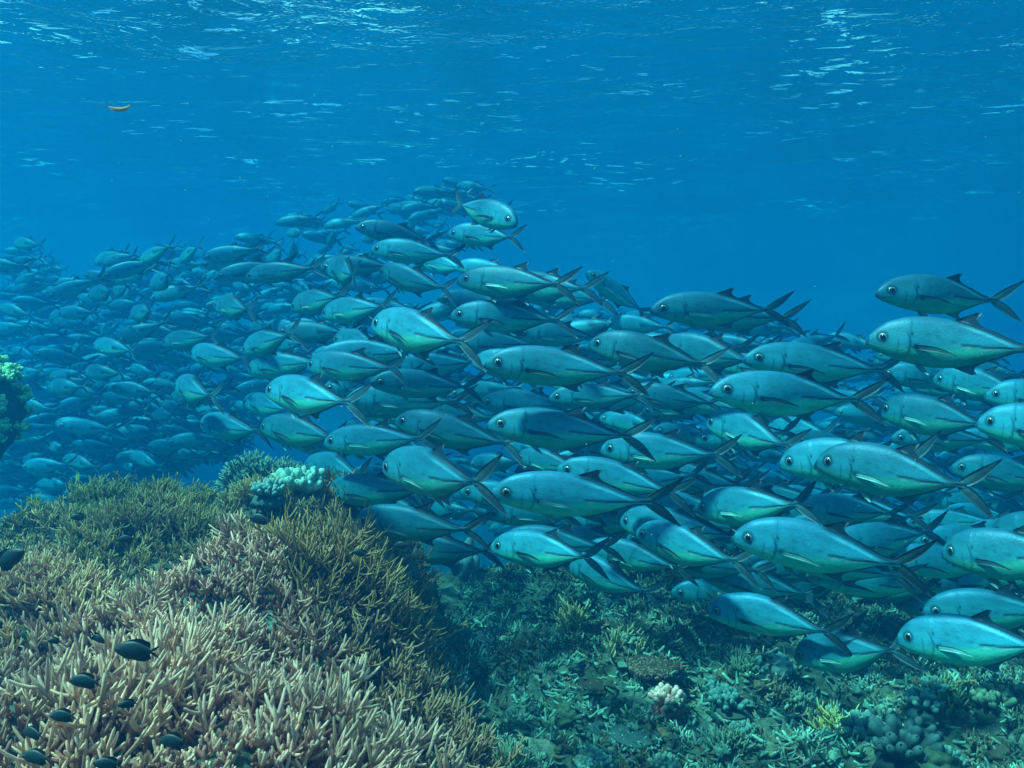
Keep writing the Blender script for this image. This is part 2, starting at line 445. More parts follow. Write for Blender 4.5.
def add_sheet(mb, P, thick, am, ph, col, mat=0, normal=(0, 1, 0)):
    """A thin closed fin from a grid of points P (nu, nv, 3), thickness tapering to the rim."""
    P = np.asarray(P, float); nu, nv = P.shape[:2]
    u = np.linspace(0, 1, nu)[:, None]; v = np.linspace(0, 1, nv)[None]
    t = thick * (1 - 0.8 * u) * (0.15 + 0.85 * np.sin(np.pi * np.clip(v, 0.02, 0.98)))
    N = np.asarray(normal, float)
    A = bend(P + N * t[..., None], am, ph).reshape(-1, 3); B = bend(P - N * t[..., None], am, ph).reshape(-1, 3)
    f = grid_faces(nu, nv)
    n = nu * nv
    rim = [i for i in range(nv)] + [i * nv + nv - 1 for i in range(1, nu)] + [(nu - 1) * nv + j for j in range(nv - 2, -1, -1)] + [i * nv for i in range(nu - 2, 0, -1)]
    side = [(rim[k], rim[(k + 1) % len(rim)], rim[(k + 1) % len(rim)] + n, rim[k] + n) for k in range(len(rim))]
    c = np.asarray(col, float)
    c = np.broadcast_to(c, (nu, nv, 3)).reshape(-1, 3) if c.ndim == 1 else c.reshape(-1, 3)
    mb.add(np.vstack([A, B]), np.vstack([f, f[:, ::-1] + n, side]), np.vstack([c, c]), mat)

def lerp_curves(a, b, nu, nv):
    """Ruled grid: u runs base to tip along two edge polylines a (front) and b (back)."""
    a = np.asarray(a, float); b = np.asarray(b, float)
    def samp(p):
        s = np.linspace(0, 1, len(p)); t = np.linspace(0, 1, nu)
        return np.stack([spline(s, p[:, k], t) for k in range(p.shape[1])], -1)
    A = samp(a)[:, None]; B = samp(b)[:, None]; v = np.linspace(0, 1, nv)[None, :, None]
    return A * (1 - v) + B * v

DARKFIN = np.array((0.014, 0.042, 0.06)); MIDFIN = np.array((0.05, 0.13, 0.14)); PALEFIN = np.array((0.18, 0.46, 0.42))
def add_tail(mb, am, ph, mat=0, nu=9, nv=5, scale=1.0):
    for s in (1, -1):
        a = [(.800, 0, s * .016), (.84, 0, s * .052 * scale), (.905, 0, s * .098 * scale), (1.0, 0, s * .152 * scale)]
        b = [(.842, 0, -s * .002), (.874, 0, s * .010), (.928, 0, s * .052 * scale), (1.004, 0, s * .152 * scale)]
        P = lerp_curves(a, b, nu, nv)
        u = np.linspace(0, 1, nu)[:, None, None]
        add_sheet(mb, P, 0.006, am, ph, np.broadcast_to(MIDFIN * (1 - u) + DARKFIN * u, (nu, nv, 3)), mat)

def ridge_fin(mb, up, am, ph, mat=0, nu=5, nv=16, dark=True, x0=.455, x1=.785, peak=.052, sweep=1.7):
    s = np.linspace(0, 1, nv)
    h = peak * spline([0, .05, .12, .2, .32, .6, 1], [0.05, .75, 1.0, .48, .2, .13, .07], s)
    x = x0 + (x1 - x0) * s
    base = (top(x) - 0.006) if up else (bot(x) + 0.006)
    u = np.linspace(0, 1, nu)[:, None]
    sg = 1 if up else -1
    P = np.stack([x[None] + u * h[None] * sweep, 0 * x[None] + 0 * u, base[None] + sg * u * (h[None] + 0.006)], -1)
    c = (DARKFIN if dark else MIDFIN) * np.ones((nu, nv, 3))
    tipmask = (u * (h[None] / peak) > 0.93)[..., None]
    if up:
        c = np.where(tipmask, (0.5, 0.55, 0.5), c)
    add_sheet(mb, P, 0.004, am, ph, c, mat)

def pectoral(mb, side, am, ph, mat=0, pale=False, splay=0.03):
    a = [(.258, 0, -.012), (.33, 0, -.014), (.40, 0, -.028), (.47, 0, -.058)]
    b = [(.262, 0, -.036), (.32, 0, -.040), (.39, 0, -.046), (.472, 0, -.060)]
    P = lerp_curves(a, b, 9, 4)
    y = side_y(P[..., 0], P[..., 2]) + 0.003 + splay * np.linspace(0, 1, 9)[:, None] ** 1.2
    P[..., 1] = side * y
    u = np.linspace(0, 1, 9)[:, None, None]
    c0, c1 = (PALEFIN, PALEFIN * 1.2) if pale else (DARKFIN * 1.2, MIDFIN)  # pale fins carry the sun's glint in their colour
    add_sheet(mb, P, 0.0025, am, ph, np.broadcast_to(c0 * (1 - u) + c1 * u, (9, 4, 3)), mat)

def pelvic(mb, side, am, ph, mat=0):
    z0 = float(bot(.30)) + 0.008
    a = [(.275, side * .016, z0), (.30, side * .02, z0 - .03), (.345, side * .026, z0 - .055)]
    b = [(.30, side * .016, z0), (.325, side * .02, z0 - .02), (.35, side * .026, z0 - .052)]
    add_sheet(mb, lerp_curves(a, b, 5, 4), 0.003, am, ph, PALEFIN * 0.6, mat)

def add_dome(mb, cx, cz, side, r, depth, am, ph, colours, mat=0, lift=0.0, n=12, rings=5):
    """A shallow dome bulging from the head: the eyeball (colours run centre to rim)."""
    V = []; C = []
    for i in range(rings + 1):
        a = i / rings * math.pi / 2
        for k in range(n):
            t = 2 * math.pi * k / n
            dx = r * math.sin(a) * math.cos(t); dz = r * math.sin(a) * math.sin(t)
            y = float(side_y(cx + dx, cz + dz)) - 0.004 + depth * math.cos(a) + lift
            V.append((cx + dx, side * y, cz + dz)); C.append(colours[min(i, len(colours) - 1)])
    f = grid_faces(rings + 1, n, True)
    mb.add(bend(V, am, ph), f if side < 0 else f[:, ::-1], np.array(C), mat)

IRIS_C = [(.22, .30, .29)] * 4 + [(.10, .14, .15), (.015, .02, .03)]
PUPIL_C = [(.004, .004, .006)]
BENDS = [(0.16, 0.0), (-0.14, 0.2), (0.08, 0.9), (-0.24, -0.2), (0.02, 0.0), (0.26, 0.3), (-0.10, 0.8)]

def trevally_parts(k):
    am, ph = BENDS[k]
    out = []
    def part(name, fn, mat):
        mb = Mesh(); fn(mb); out.append((name, mb.data('trevally_' + name, mat)))
    part('body', lambda m: add_body(m, 110, 56, am, ph), M_SCALES)
    part('tail_fin', lambda m: add_tail(m, am, ph), M_FIN)
    part('dorsal_fin', lambda m: ridge_fin(m, True, am, ph), M_FIN)
    part('anal_fin', lambda m: ridge_fin(m, False, am, ph, dark=False, x0=.47, peak=.040, sweep=2.0), M_FIN)
    for s in (-1, 1):
        part('pectoral_fin', lambda m: pectoral(m, s, am, ph, pale=(k in (1, 4))), M_FIN)
    for s in (-1, 1):
        part('pelvic_fin', lambda m: pelvic(m, s, am, ph), M_FIN)
    for s in (-1, 1):
        part('eye', lambda m: add_dome(m, 0.085, .022, s, .0225, .010, am, ph, IRIS_C), M_IRIS)
        part('pupil', lambda m: add_dome(m, .085, .022, s, .0145, .0065, am, ph, PUPIL_C, lift=.0075), M_PUPIL)
    return out

PARTS = [trevally_parts(k) for k in range(len(BENDS))]

def far_mesh(k, n=26, m=14):
    am, ph = BENDS[k]
    mb = Mesh()
    add_body(mb, n, m, am, ph, 0)
    add_tail(mb, am, ph, 1, 5, 3); ridge_fin(mb, True, am, ph, 1, 3, 9); ridge_fin(mb, False, am, ph, 1, 3, 9, False, .47, .785, .04, 2.0)
    for s in (-1, 1):
        add_dome(mb, .085, .022, s, .025, .012, am, ph, [PUPIL_C[0], (.4, .45, .42), (.05, .06, .06)], 0, n=8, rings=3)
    return mb
FAR = [far_mesh(k).data('distant_trevally', [M_SCALES, M_FIN]) for k in range(len(BENDS))]

def make_trevally(k):
    root = bpy.data.objects.new('trevally', None); COL.objects.link(root)
    root.empty_display_size = 0.1
    last = None
    for name, me in PARTS[k]:
        if name == 'pupil':
            link(name, me, last)
        else:
            last = link(name, me, root)
    return root
PROTO = {}

PLACED = []          # centre, axis, length: keeps fish from swimming through each other
def fish_matrix(H, T, body, roll=0.0):
    xa = Vector(T) - Vector(H); L = xa.length; xa.normalize()
    za = Vector((0, 0, 1)) - xa * xa.z; za.normalize()
    ya = za.cross(xa)
    R = Matrix((xa, ya, za)).transposed() @ Matrix.Rotation(roll, 3, 'X')
    S = Matrix.Diagonal((L, body, body * 0.93))
    return Matrix.Translation((Vector(H) + Vector(T)) / 2) @ (R @ S).to_4x4()

LEN = 0.65
def ends(hx, hy, tx, ty, h, k=1.0, side=-1):
    """Two pixels and a body height become a head point and a tail point in the water, LEN metres apart where that is possible."""
    D = 0.263 * LEN * F_PX / h * k
    body = LEN * k
    l = math.hypot(tx - hx, ty - hy)
    lat = l * D / F_PX
    dep = math.sqrt(max(body * body - lat * lat, 0))
    dep = min(dep, 0.86 * body) * side
    H = ray(hx, hy) * (D - dep / 2); T = ray(tx, ty) * (D + dep / 2)
    return H, T, body, D

SEG = np.linspace(0.08, 0.85, 5)[:, None]
def clear(H, T, r=0.13):
    if not PLACED:
        return True
    while len(CACHE) < len(PLACED):
        h2, t2 = PLACED[len(CACHE)]
        CACHE.append(h2 + (t2 - h2) * SEG)
    pts = np.asarray(CACHE)
    near = pts[np.abs(pts[:, 2] - (H + T) / 2).max(1) < 0.9]
    if not len(near):
        return True
    p = H + (T - H) * SEG
    d = near[:, None, :, :] - p[None, :, None, :]
    return bool(((d ** 2) * (1, 1.6, 1)).sum(-1).min() >= r * r)
CACHE = []

def put_fish(H, T, body, near, label, group, roll=None, k=None, name='trevally'):
    k = random.randrange(len(BENDS)) if k is None else k
    roll = random.uniform(-0.13, 0.13) if roll is None else roll
    if near:
        o = copy_tree(PROTO[k]) if k in PROTO else make_trevally(k)
        PROTO.setdefault(k, o)
    else:
        o = link(name, FAR[k])
    o.matrix_world = fish_matrix(H, T, body, roll)
    tag(o, label, 'fish', group)
    PLACED.append((np.array(H), np.array(T)))
    return o

G_SCHOOL = 'bigeye trevally swimming in the near school'
NAMED = [   # snout x, y, tail x, y, body height (px), distance factor, side of the tail (+1 further, -1 nearer), label
 (517, 224, 452, 201, 30, 1.0, 1, 'dark faced trevally turned to the right at the very top of the school'),
 (448, 234, 533, 239, 25, .93, -1, 'trevally under the right facing fish at the top of the school'),
 (356, 227, 443, 243, 23, 1.0, -1, 'leftmost of the pale trevally along the top edge of the school'),
 (371, 250, 463, 255, 26, 1.0, -1, 'bright backed trevally just below the top left edge fish, tail raised'),
 (380, 271, 449, 293, 28, .98, -1, 'steeply tilted trevally below the bright backed one near the top'),
 (415, 261, 480, 272, 21, 1.05, -1, 'small half hidden trevally behind the tilted one near the top'),
 (327, 268, 378, 278, 30, 1.05, -1, 'deep bellied trevally heading away at the upper left of the bright group'),
 (457, 281, 583, 287, 35, 1.0, -1, 'long pale trevally above the black fin, its tail crossing two others'),
 (492, 284, 611, 293, 33, 1.2, -1, 'trevally hidden behind the long pale one, only its tail and back showing'),
 (515, 292, 622, 302, 30, 1.4, -1, 'third trevally of the overlapping tails left of the open gap'),
 (586, 272, 648, 318, 22, 1.0, 1, 'trevally diving nose up with a thin tail end beside the open gap'),
 (650, 310, 794, 310, 36, .95, -1, 'lone pale trevally swimming above the school in the open gap'),
 (670, 314, 810, 319, 36, 1.12, -1, 'trevally directly behind the lone pale one, second tail showing'),
 (215, 278, 299, 262, 20, 1.0, -1, 'bright lit trevally at the upper left, overlapped by a darker one'),
 (246, 278, 322, 265, 23, 1.0, -1, 'darker trevally overlapping the lit one at the upper left, tail out'),
 (215, 306, 266, 311, 26, 1.0, -1, 'green bellied trevally heading away below the overlapping upper left pair'),
 (291, 308, 360, 294, 28, 1.0, -1, 'round trevally with tail raised left of the dark backed one'),
 (322, 315, 397, 304, 29, .95, -1, 'dark backed trevally left of the big plump one'),
 (243, 352, 306, 330, 29, 1.0, -1, 'plump trevally tilted head down in the left middle of the school'),
 (248, 370, 325, 360, 29, 1.1, -1, 'trevally tucked under the head down one in the left middle'),
 (308, 366, 397, 368, 33, .95, -1, 'blue backed trevally alone in front at the left centre'),
 (268, 326, 318, 336, 20, 1.0, -1, 'small trevally with a forked dark tail above the left middle pair'),
 (290, 334, 343, 337, 20, 1.1, -1, 'second small dark tailed trevally right of the first in the left middle'),
 (162, 344, 222, 334, 22, 1.0, -1, 'long green trevally at the left fringe, tail upright'),
 (192, 354, 240, 360, 26, 1.0, -1, 'short looking trevally swimming away at the left fringe'),
 (176, 386, 226, 398, 31, 1.0, -1, 'leftmost bright bellied trevally above the dark slope'),
 (201, 424, 270, 433, 30, 1.0, -1, 'lowest left trevally just above the far coral mound'),
 (261, 427, 347, 440, 34, 1.02, -1, 'trevally over the far coral mound, right of the lowest left one'),
 (266, 391, 374, 405, 41, .95, -1, 'big green bellied trevally with raised tail at the left centre'),
 (243, 402, 303, 412, 25, 1.1, -1, 'small trevally partly behind the big green bellied one'),
 (324, 443, 442, 437, 34, .93, -1, 'trevally with a white pectoral streak left of the bush top'),
 (304, 467, 392, 471, 34, 1.08, -1, 'trevally behind and under the white streaked one'),
 (328, 491, 434, 492, 36, 1.0, -1, 'trevally skimming the soft coral with a pale fin streak'),
 (356, 519, 491, 533, 39, .95, -1, 'lowest trevally over the olive staghorn bush'),
 (388, 547, 500, 556, 34, 1.12, -1, 'trevally mostly hidden under the lowest one over the olive bush'),
 (383, 468, 517, 482, 54, 1.08, -1, 'fat trevally with a half open dorsal fin in front of the lower school'),
 (490, 493, 680, 498, 48, .9, -1, 'large trevally in front at the lower centre with a pale head'),
 (490, 547, 620, 556, 39, .97, -1, 'trevally low over the dark hollow of the reef'),
 (395, 421, 522, 449, 38, 1.02, -1, 'trevally slanting down to the right above the fat one'),
 (345, 400, 478, 402, 34, 1.12, -1, 'dark trevally behind the slanting one, tail spread'),
 (372, 324, 490, 346, 46, .95, -1, 'big plump trevally turning away at the centre left'),
 (450, 316, 577, 320, 34, .98, -1, 'pale trevally right under the black fin in the upper centre'),
 (484, 364, 648, 373, 42, .92, -1, 'large trevally with a white fin flash in the very middle of the school'),
 (486, 425, 653, 438, 42, .95, -1, 'dark backed trevally with a staring eye at the centre'),
 (393, 368, 490, 362, 27, 1.12, -1, 'dim trevally in the shadow below the big plump one'),
 (478, 403, 592, 405, 30, 1.2, -1, 'trevally looking out above the dark backed centre one'),
 (550, 400, 679, 396, 31, 1.2, -1, 'trevally hidden behind the middle one, its big tail showing right'),
 (589, 344, 722, 368, 40, .97, -1, 'trevally below the open gap slanting down to the right'),
 (662, 346, 772, 365, 38, 1.15, -1, 'trevally tucked behind the slanting one under the gap'),
 (743, 359, 907, 372, 41, 1.08, -1, 'trevally with raised pectoral fin just above the long dominant one'),
 (709, 391, 898, 403, 47, .93, -1, 'long dominant trevally at the right centre with a thin white fin line'),
 (875, 293, 1035, 300, 41, .95, -1, 'topmost trevally at the upper right against open blue'),
 (866, 340, 1062, 352, 54, .98, -1, 'large trevally under the topmost one at the upper right, green belly'),
 (878, 410, 1010, 428, 43, 1.08, -1, 'blue trevally under the large upper right one, partly behind a tail'),
 (976, 423, 1150, 440, 50, .97, -1, 'pale headed trevally cut by the frame at the right middle'),
 (984, 396, 1120, 402, 38, 1.2, -1, 'dark blue headed trevally behind the pale headed one at the right edge'),
 (706, 422, 815, 450, 40, 1.2, -1, 'pale faced trevally just below the long dominant one'),
 (779, 464, 945, 458, 50, 1.1, -1, 'trevally whose face shows just behind another face at the right centre'),
 (815, 462, 1000, 488, 55, .93, -1, 'front trevally of the two overlapping faces at the right centre'),
 (698, 510, 820, 503, 43, 1.05, -1, 'green faced trevally with a black fin base spot under the spread tails'),
 (732, 537, 932, 563, 55, .93, -1, 'big trevally with deep forked tail at the lower right'),
 (636, 533, 763, 566, 43, .95, -1, 'front trevally of the two faces slanting down over the reef'),
 (621, 521, 742, 543, 43, 1.12, -1, 'rear trevally of the two faces slanting down over the reef'),
 (670, 592, 790, 602, 32, 1.05, -1, 'small green trevally close over the rubble left of the low dark one'),
 (706, 610, 858, 624, 44, .97, -1, 'dark backed trevally gliding low over the rubble'),
 (735, 642, 872, 628, 38, 1.2, -1, 'trevally showing only a belly under the low dark backed one'),
 (794, 657, 925, 645, 44, .92, -1, 'lowest trevally of all, close above the rubble at the right'),
 (896, 639, 1080, 645, 54, .92, -1, 'big lowest right trevally with a green flank at the frame edge'),
 (922, 612, 1088, 608, 46, 1.05, -1, 'dark blue trevally directly above the big lowest right one'),
 (942, 553, 1115, 562, 56, .95, -1, 'trevally with a dark forehead at the right edge, lower half'),
 (989, 534, 1145, 540, 50, 1.12, -1, 'trevally behind the dark foreheaded one, only its face in the frame'),
 (845, 586, 958, 590, 36, 1.05, -1, 'dark capped trevally between the forked tail and the rubble'),
 (894, 602, 1015, 610, 38, 1.08, -1, 'light faced trevally right of the dark capped one'),
 (764, 586, 862, 586, 33, 1.1, -1, 'small trevally below the belly of the big forked tail one'),
 (933, 379, 1045, 396, 36, 1.2, -1, 'faint trevally in the gap below the large upper right one'),
 (1000, 698, 1120, 702, 40, 1.0, -1, 'faint trevally peeping in at the lower right corner'),
 (560, 560, 670, 597, 36, 1.0, -1, 'trevally slanting tail down onto the rubble below the centre'),
 (558, 536, 652, 530, 28, 1.25, -1, 'dim trevally under the belly of the large lower centre one'),
 (600, 450, 742, 456, 40, 1.08, -1, 'trevally with a dark forked tail right of the dark backed centre one'),
 (640, 478, 762, 480, 35, 1.3, -1, 'shadowed trevally behind the dark forked tail one right of centre'),
 (765, 432, 852, 430, 30, 1.3, -1, 'small faced trevally between the dominant one and the face pair'),
 (800, 486, 905, 502, 28, 1.35, -1, 'tiny faced trevally under the chin of the face pair'),
 (772, 512, 903, 521, 31, 1.2, -1, 'dark trevally between the face pair and the big forked tail one'),
 (920, 500, 1032, 500, 30, 1.35, -1, 'shadowed trevally below the tail of the face pair'),
 (950, 468, 1085, 486, 38, 1.2, -1, 'dark backed trevally at the right edge under the pale headed one'),
 (918, 540, 988, 521, 25, 1.25, -1, 'tilted trevally with a lit back above the dark foreheaded one'),
]
for (hx, hy, tx, ty, h, kf, sd_, lab) in NAMED:
    H, T, body, D = ends(hx, hy, tx, ty, h, kf, sd_)
    put_fish(H, T, body, True, lab, G_SCHOOL)

LEFT_NAMED = [
 (95, 264, 126, 250, 15, 1, -1, 'hazy trevally with raised tail standing out above the far left school'),
 (140, 263, 175, 243, 18, 1, -1, 'hazy pale backed trevally, tail up, at the top of the far left school'),
 (180, 262, 205, 244, 16, 1, -1, 'hazy tail up trevally right of the pale backed one at the left'),
 (130, 315, 168, 311, 20, 1, -1, 'dark backed green bellied trevally in the middle of the far left school'),
 (-12, 331, 34, 325, 14, 1, -1, 'flat green trevally at the left frame edge'),
 (24, 273, 62, 277, 10, 1, -1, 'thin bright trevally near the left frame edge'),
 (14, 244, 40, 244, 14, 1, -1, 'faint pale trevally above all others at the far left'),
 (150, 288, 186, 270, 20, 1, -1, 'green trevally climbing at the upper left, tail high'),
 (88, 296, 128, 290, 18, 1, -1, 'long tailed hazy trevally left of the climbing green one'),
 (94, 345, 138, 352, 20, 1, -1, 'hazy trevally with a dark drooping tail in the far left school'),
]
for (hx, hy, tx, ty, h, kf, sd_, lab) in LEFT_NAMED:
    H, T, body, D = ends(hx, hy, tx, ty, h, kf, sd_)
    put_fish(H, T, body, False, lab, 'hazy trevally of the far left school')

def inside(poly, x, y):
    c = False; n = len(poly)
    for i in range(n):
        (xa, ya), (xb, yb) = poly[i], poly[i - 1]
        if (ya > y) != (yb > y) and x < (xb - xa) * (y - ya) / (yb - ya) + xa:
            c = not c
    return c

def scatter(poly, count, dmin, dmax, yaw, pitch=(-8, 8), r=0.13, tries=60):
    """Random non-touching swimmers whose middles fall inside a picture region, dmin to dmax metres off; yields head, tail."""
    xs = [p[0] for p in poly]; ys = [p[1] for p in poly]
    made = 0; t = 0
    while made < count and t < count * tries:
        t += 1
        px = random.uniform(min(xs), max(xs)); py = random.uniform(min(ys), max(ys))
        if not inside(poly, px, py):
            continue
        D = dmin + (dmax - dmin) * random.random() ** 0.8
        c = ray(px, py) * D
        if c[2] > SURF_Z - 0.4 or c[2] < float(ground(c[0], c[1])) + 0.2:
            continue
        L = LEN * random.uniform(0.88, 1.05)
        a = math.radians(random.uniform(*yaw)); e = math.radians(random.uniform(*pitch))
        d = np.array((-math.cos(a) * math.cos(e), math.sin(a) * math.cos(e), math.sin(e)))     # a = 0: heading left; positive: heading away
        H = c + d * L / 2; T = c - d * L / 2
        if clear(H, T, r):
            made += 1
            yield H, T, L, px, py, D

R_POLY = [(310, 330), (370, 250), (470, 262), (620, 300), (760, 345), (880, 370), (1024, 350), (1024, 640), (830, 625), (640, 590), (520, 545), (390, 510), (300, 450)]
for H, T, L, px, py, D in scatter(R_POLY, 100, 4.0, 7.2, (-15, 45)):
    lab = ('half hidden trevally deep inside the school behind the upper centre fish' if px < 560 and py < 380 else
           'half hidden trevally deep inside the school behind the lower left centre fish' if px < 560 else
           'half hidden trevally deep inside the school behind the middle right fish' if py < 470 else
           'half hidden trevally deep inside the school behind the lower right fish')
    put_fish(H, T, L, D < 5.6, lab, 'half hidden trevally ' + lab.split('behind the ')[1].replace(' fish', ''))
LOW_POLY = [(535, 495), (640, 475), (1024, 520), (1024, 620), (850, 600), (760, 605), (640, 590), (560, 560)]
for H, T, L, px, py, D in scatter(LOW_POLY, 46, 3.5, 5.6, (-15, 35), r=0.11, tries=150):
    put_fish(H, T, L, True, 'shaded trevally low over the reef between the front fish of the lower right', 'shaded low trevally')
L_POLY = [(0, 258), (60, 268), (150, 252), (250, 245), (330, 270), (320, 330), (270, 430), (190, 420), (0, 400)]
for H, T, L, px, py, D in scatter(L_POLY, 76, 7.2, 11.5, (-25, 50), (-22, 14)):
    lab = 'hazy blue trevally crowded in the far left of the school' if px < 150 else 'hazy blue trevally in the crowd left of the bright near fish'
    put_fish(H, T, L, False, lab, 'far left crowd' if px < 150 else 'left crowd')
D_POLY = [(25, 385), (190, 385), (225, 440), (190, 455), (60, 480), (20, 505)]
for H, T, L, px, py, D in scatter(D_POLY, 24, 6.5, 10.0, (-20, 40)):
    put_fish(H, T, L, False, 'shadowy trevally over the dark deep slope at the left', 'deep slope crowd')

# the far mass of the school: uncountable
mass = Mesh()
mass_src = [far_mesh(k, 12, 8) for k in range(len(BENDS))]
def add_mass(poly, count, dmin, dmax, yaw):
    for H, T, L, px, py, D in scatter(poly, count, dmin, dmax, yaw, (-18, 16), 0.09, 8):
        M = np.array(fish_matrix(H, T, L, random.uniform(-.3, .3)))
        s = random.choice(mass_src); off = mass.n
        for v, f, c, mi in zip(s.v, s.f, s.c, s.mi):
            mass.v.append(v @ M[:3, :3].T + M[:3, 3]); mass.f.append(f + off); mass.c.append(c); mass.mi.append(mi)
        mass.n += s.n
        PLACED.append((H, T))
add_mass([(225, 255), (330, 205), (470, 182), (505, 215), (450, 260), (330, 300), (240, 290)], 120, 9.5, 14, (-20, 60))
add_mass([(0, 262), (30, 246), (75, 276), (125, 268), (165, 246), (205, 262), (250, 248), (330, 330), (240, 450), (60, 500), (0, 500)], 900, 10.5, 17, (-25, 38))
add_mass([(0, 370), (200, 380), (240, 450), (60, 505), (0, 505)], 700, 9.0, 15, (-25, 35))
add_mass([(330, 300), (620, 310), (1024, 360), (1024, 560), (700, 590), (380, 500)], 420, 6.2, 12, (-30, 50))
tag(link('distant_trevally_school', mass.data('distant_trevally_school', [M_SCALES, M_FIN])),
    'far mass of tiny hazy trevally fading into blue behind the school', 'fish', kind='stuff')

# a dark surgeonfish among the trevally, and a black fin showing between two trevally
def dark_colour(x, z):
    c = np.ones(x.shape + (3,)) * np.array((0.012, 0.02, 0.03))
    return c * (1 + 0.8 * smooth(0.0, -0.1, z)[..., None])
def dark_fish(H, T, body, label):
    root = bpy.data.objects.new('black_jack', None); COL.objects.link(root)
    for name, fn, mat in (('body', lambda m: add_body(m, 60, 32, 0.04, 0.2, 0, dark_colour), M_DAMSEL), ('tail_fin', lambda m: add_tail(m, 0.04, 0.2, scale=0.95), M_DAMSEL),
                          ('dorsal_fin', lambda m: ridge_fin(m, True, 0.04, 0.2), M_DAMSEL), ('anal_fin', lambda m: ridge_fin(m, False, 0.04, 0.2), M_DAMSEL)):
        mb = Mesh(); fn(mb)
        if name != 'body': mb.c = [np.broadcast_to(np.array((0.004, 0.006, 0.008)), c.shape) for c in mb.c]
        link(name, mb.data('black_jack_' + name, mat), root)
    for s in (-1, 1):
        mb = Mesh(); add_dome(mb, .085, .022, s, .022, .010, 0.04, 0.2, IRIS_C); e = link('eye', mb.data('black_jack_eye', M_IRIS), root)
        mb = Mesh(); add_dome(mb, .085, .022, s, .012, .006, 0.04, 0.2, PUPIL_C, lift=.007); link('pupil', mb.data('black_jack_pupil', M_PUPIL), e)
    root.matrix_world = fish_matrix(H, T, body)
    tag(root, label, 'fish', 'blackish fish among the silver trevally')
    PLACED.append((H, T))
H, T, b, D = ends(515, 470, 634, 470, 31, 1.15, -1); dark_fish(H, T, b, 'black fish with crescent tail behind the large lower centre trevally')
H, T, b, D = ends(455, 301, 540, 304, 22, 1.05, -1); dark_fish(H, T, b * 0.8, 'black fish mostly hidden between two pale trevally at the upper centre')

# ------------------------------------------------------------------ damselfish over the coral
DX = [0, .04, .1, .2, .32, .45, .58, .7, .78, .82]
def damsel_mesh(k):
    am = (0.06, -0.08, 0.0)[k]; out = []
    t = [.0, .06, .115, .175, .215, .215, .17, .10, .055, .055]; b = [-.02, -.07, -.115, -.17, -.205, -.205, -.165, -.09, -.05, -.05]; w = [.01, .04, .06, .08, .085, .075, .055, .03, .016, .012]
    n, m = 40, 24
    xs = np.linspace(0, .82, n); th = np.linspace(0, 2 * math.pi, m, endpoint=False)
    x = xs[:, None] + 0 * th[None]; s = np.sin(th)[None]; cth = np.cos(th)[None]
    z = np.where(s > 0, spline(DX, t, x) * s, -spline(DX, b, x) * s); y = spline(DX, w, x) * cth
    col = np.array((0.022, 0.040, 0.040)) * (1 + 0.5 * vnoise(x * 40, z * 40)[..., None])
    mb = Mesh(); V = bend(np.stack([x, y, z], -1), am, 0).reshape(-1, 3)
    mb.add(V, grid_faces(n, m, True), col.reshape(-1, 3))
    mb.add(np.vstack([V[:m], V[:m].mean(0)]), [((i + 1) % m, m, i) for i in range(m)], (0.02, 0.03, 0.03))
    out.append(('body', mb.data('damselfish_body', M_DAMSEL)))
    mb = Mesh()
    for sg in (1, -1):
        P = lerp_curves([(.79, 0, sg * .05), (.88, 0, sg * .11), (1.0, 0, sg * .17)], [(.80, 0, 0), (.87, 0, sg * .02), (.96, 0, sg * .12)], 6, 4)
        add_sheet(mb, P, 0.008, am, 0, (0.012, 0.018, 0.02))
    out.append(('tail_fin', mb.data('damselfish_tail_fin', M_DAMSEL)))
    for up, nm in ((1, 'dorsal_fin'), (-1, 'anal_fin')):
        sx = np.linspace(.22 if up > 0 else .42, .76, 12)
        base = spline(DX, t if up > 0 else b, sx) - up * 0.01
        hh = 0.09 * spline([0, .3, .7, .9, 1], [.2, .7, 1.1, 1.0, .1], np.linspace(0, 1, 12))
        u = np.linspace(0, 1, 4)[:, None]
        P = np.stack([sx[None] + u * hh[None] * .8, 0 * sx[None] + 0 * u, base[None] + up * u * hh[None]], -1)
        mb = Mesh(); add_sheet(mb, P, 0.007, am, 0, (0.010, 0.015, 0.018)); out.append((nm, mb.data('damselfish_' + nm, M_DAMSEL)))
    for sg in (-1, 1):
        mb = Mesh()
        V = []
        for i in range(5):
            a = i / 4 * math.pi / 2
            for q in range(10):
                tt = 2 * math.pi * q / 10
                V.append((.11 + .03 * math.sin(a) * math.cos(tt), sg * (.05 + .022 * math.cos(a)), .035 + .03 * math.sin(a) * math.sin(tt)))
        f = grid_faces(5, 10, True)
        c = np.repeat(np.array([(.004, .004, .005)] * 2 + [(.10, .12, .11)] * 2 + [(.02, .02, .02)]), 10, 0)
        mb.add(bend(V, am, 0), f if sg < 0 else f[:, ::-1], c)
        out.append(('eye', mb.data('damselfish_eye', M_PUPIL)))
    return out
DAMSEL = [damsel_mesh(k) for k in range(3)]
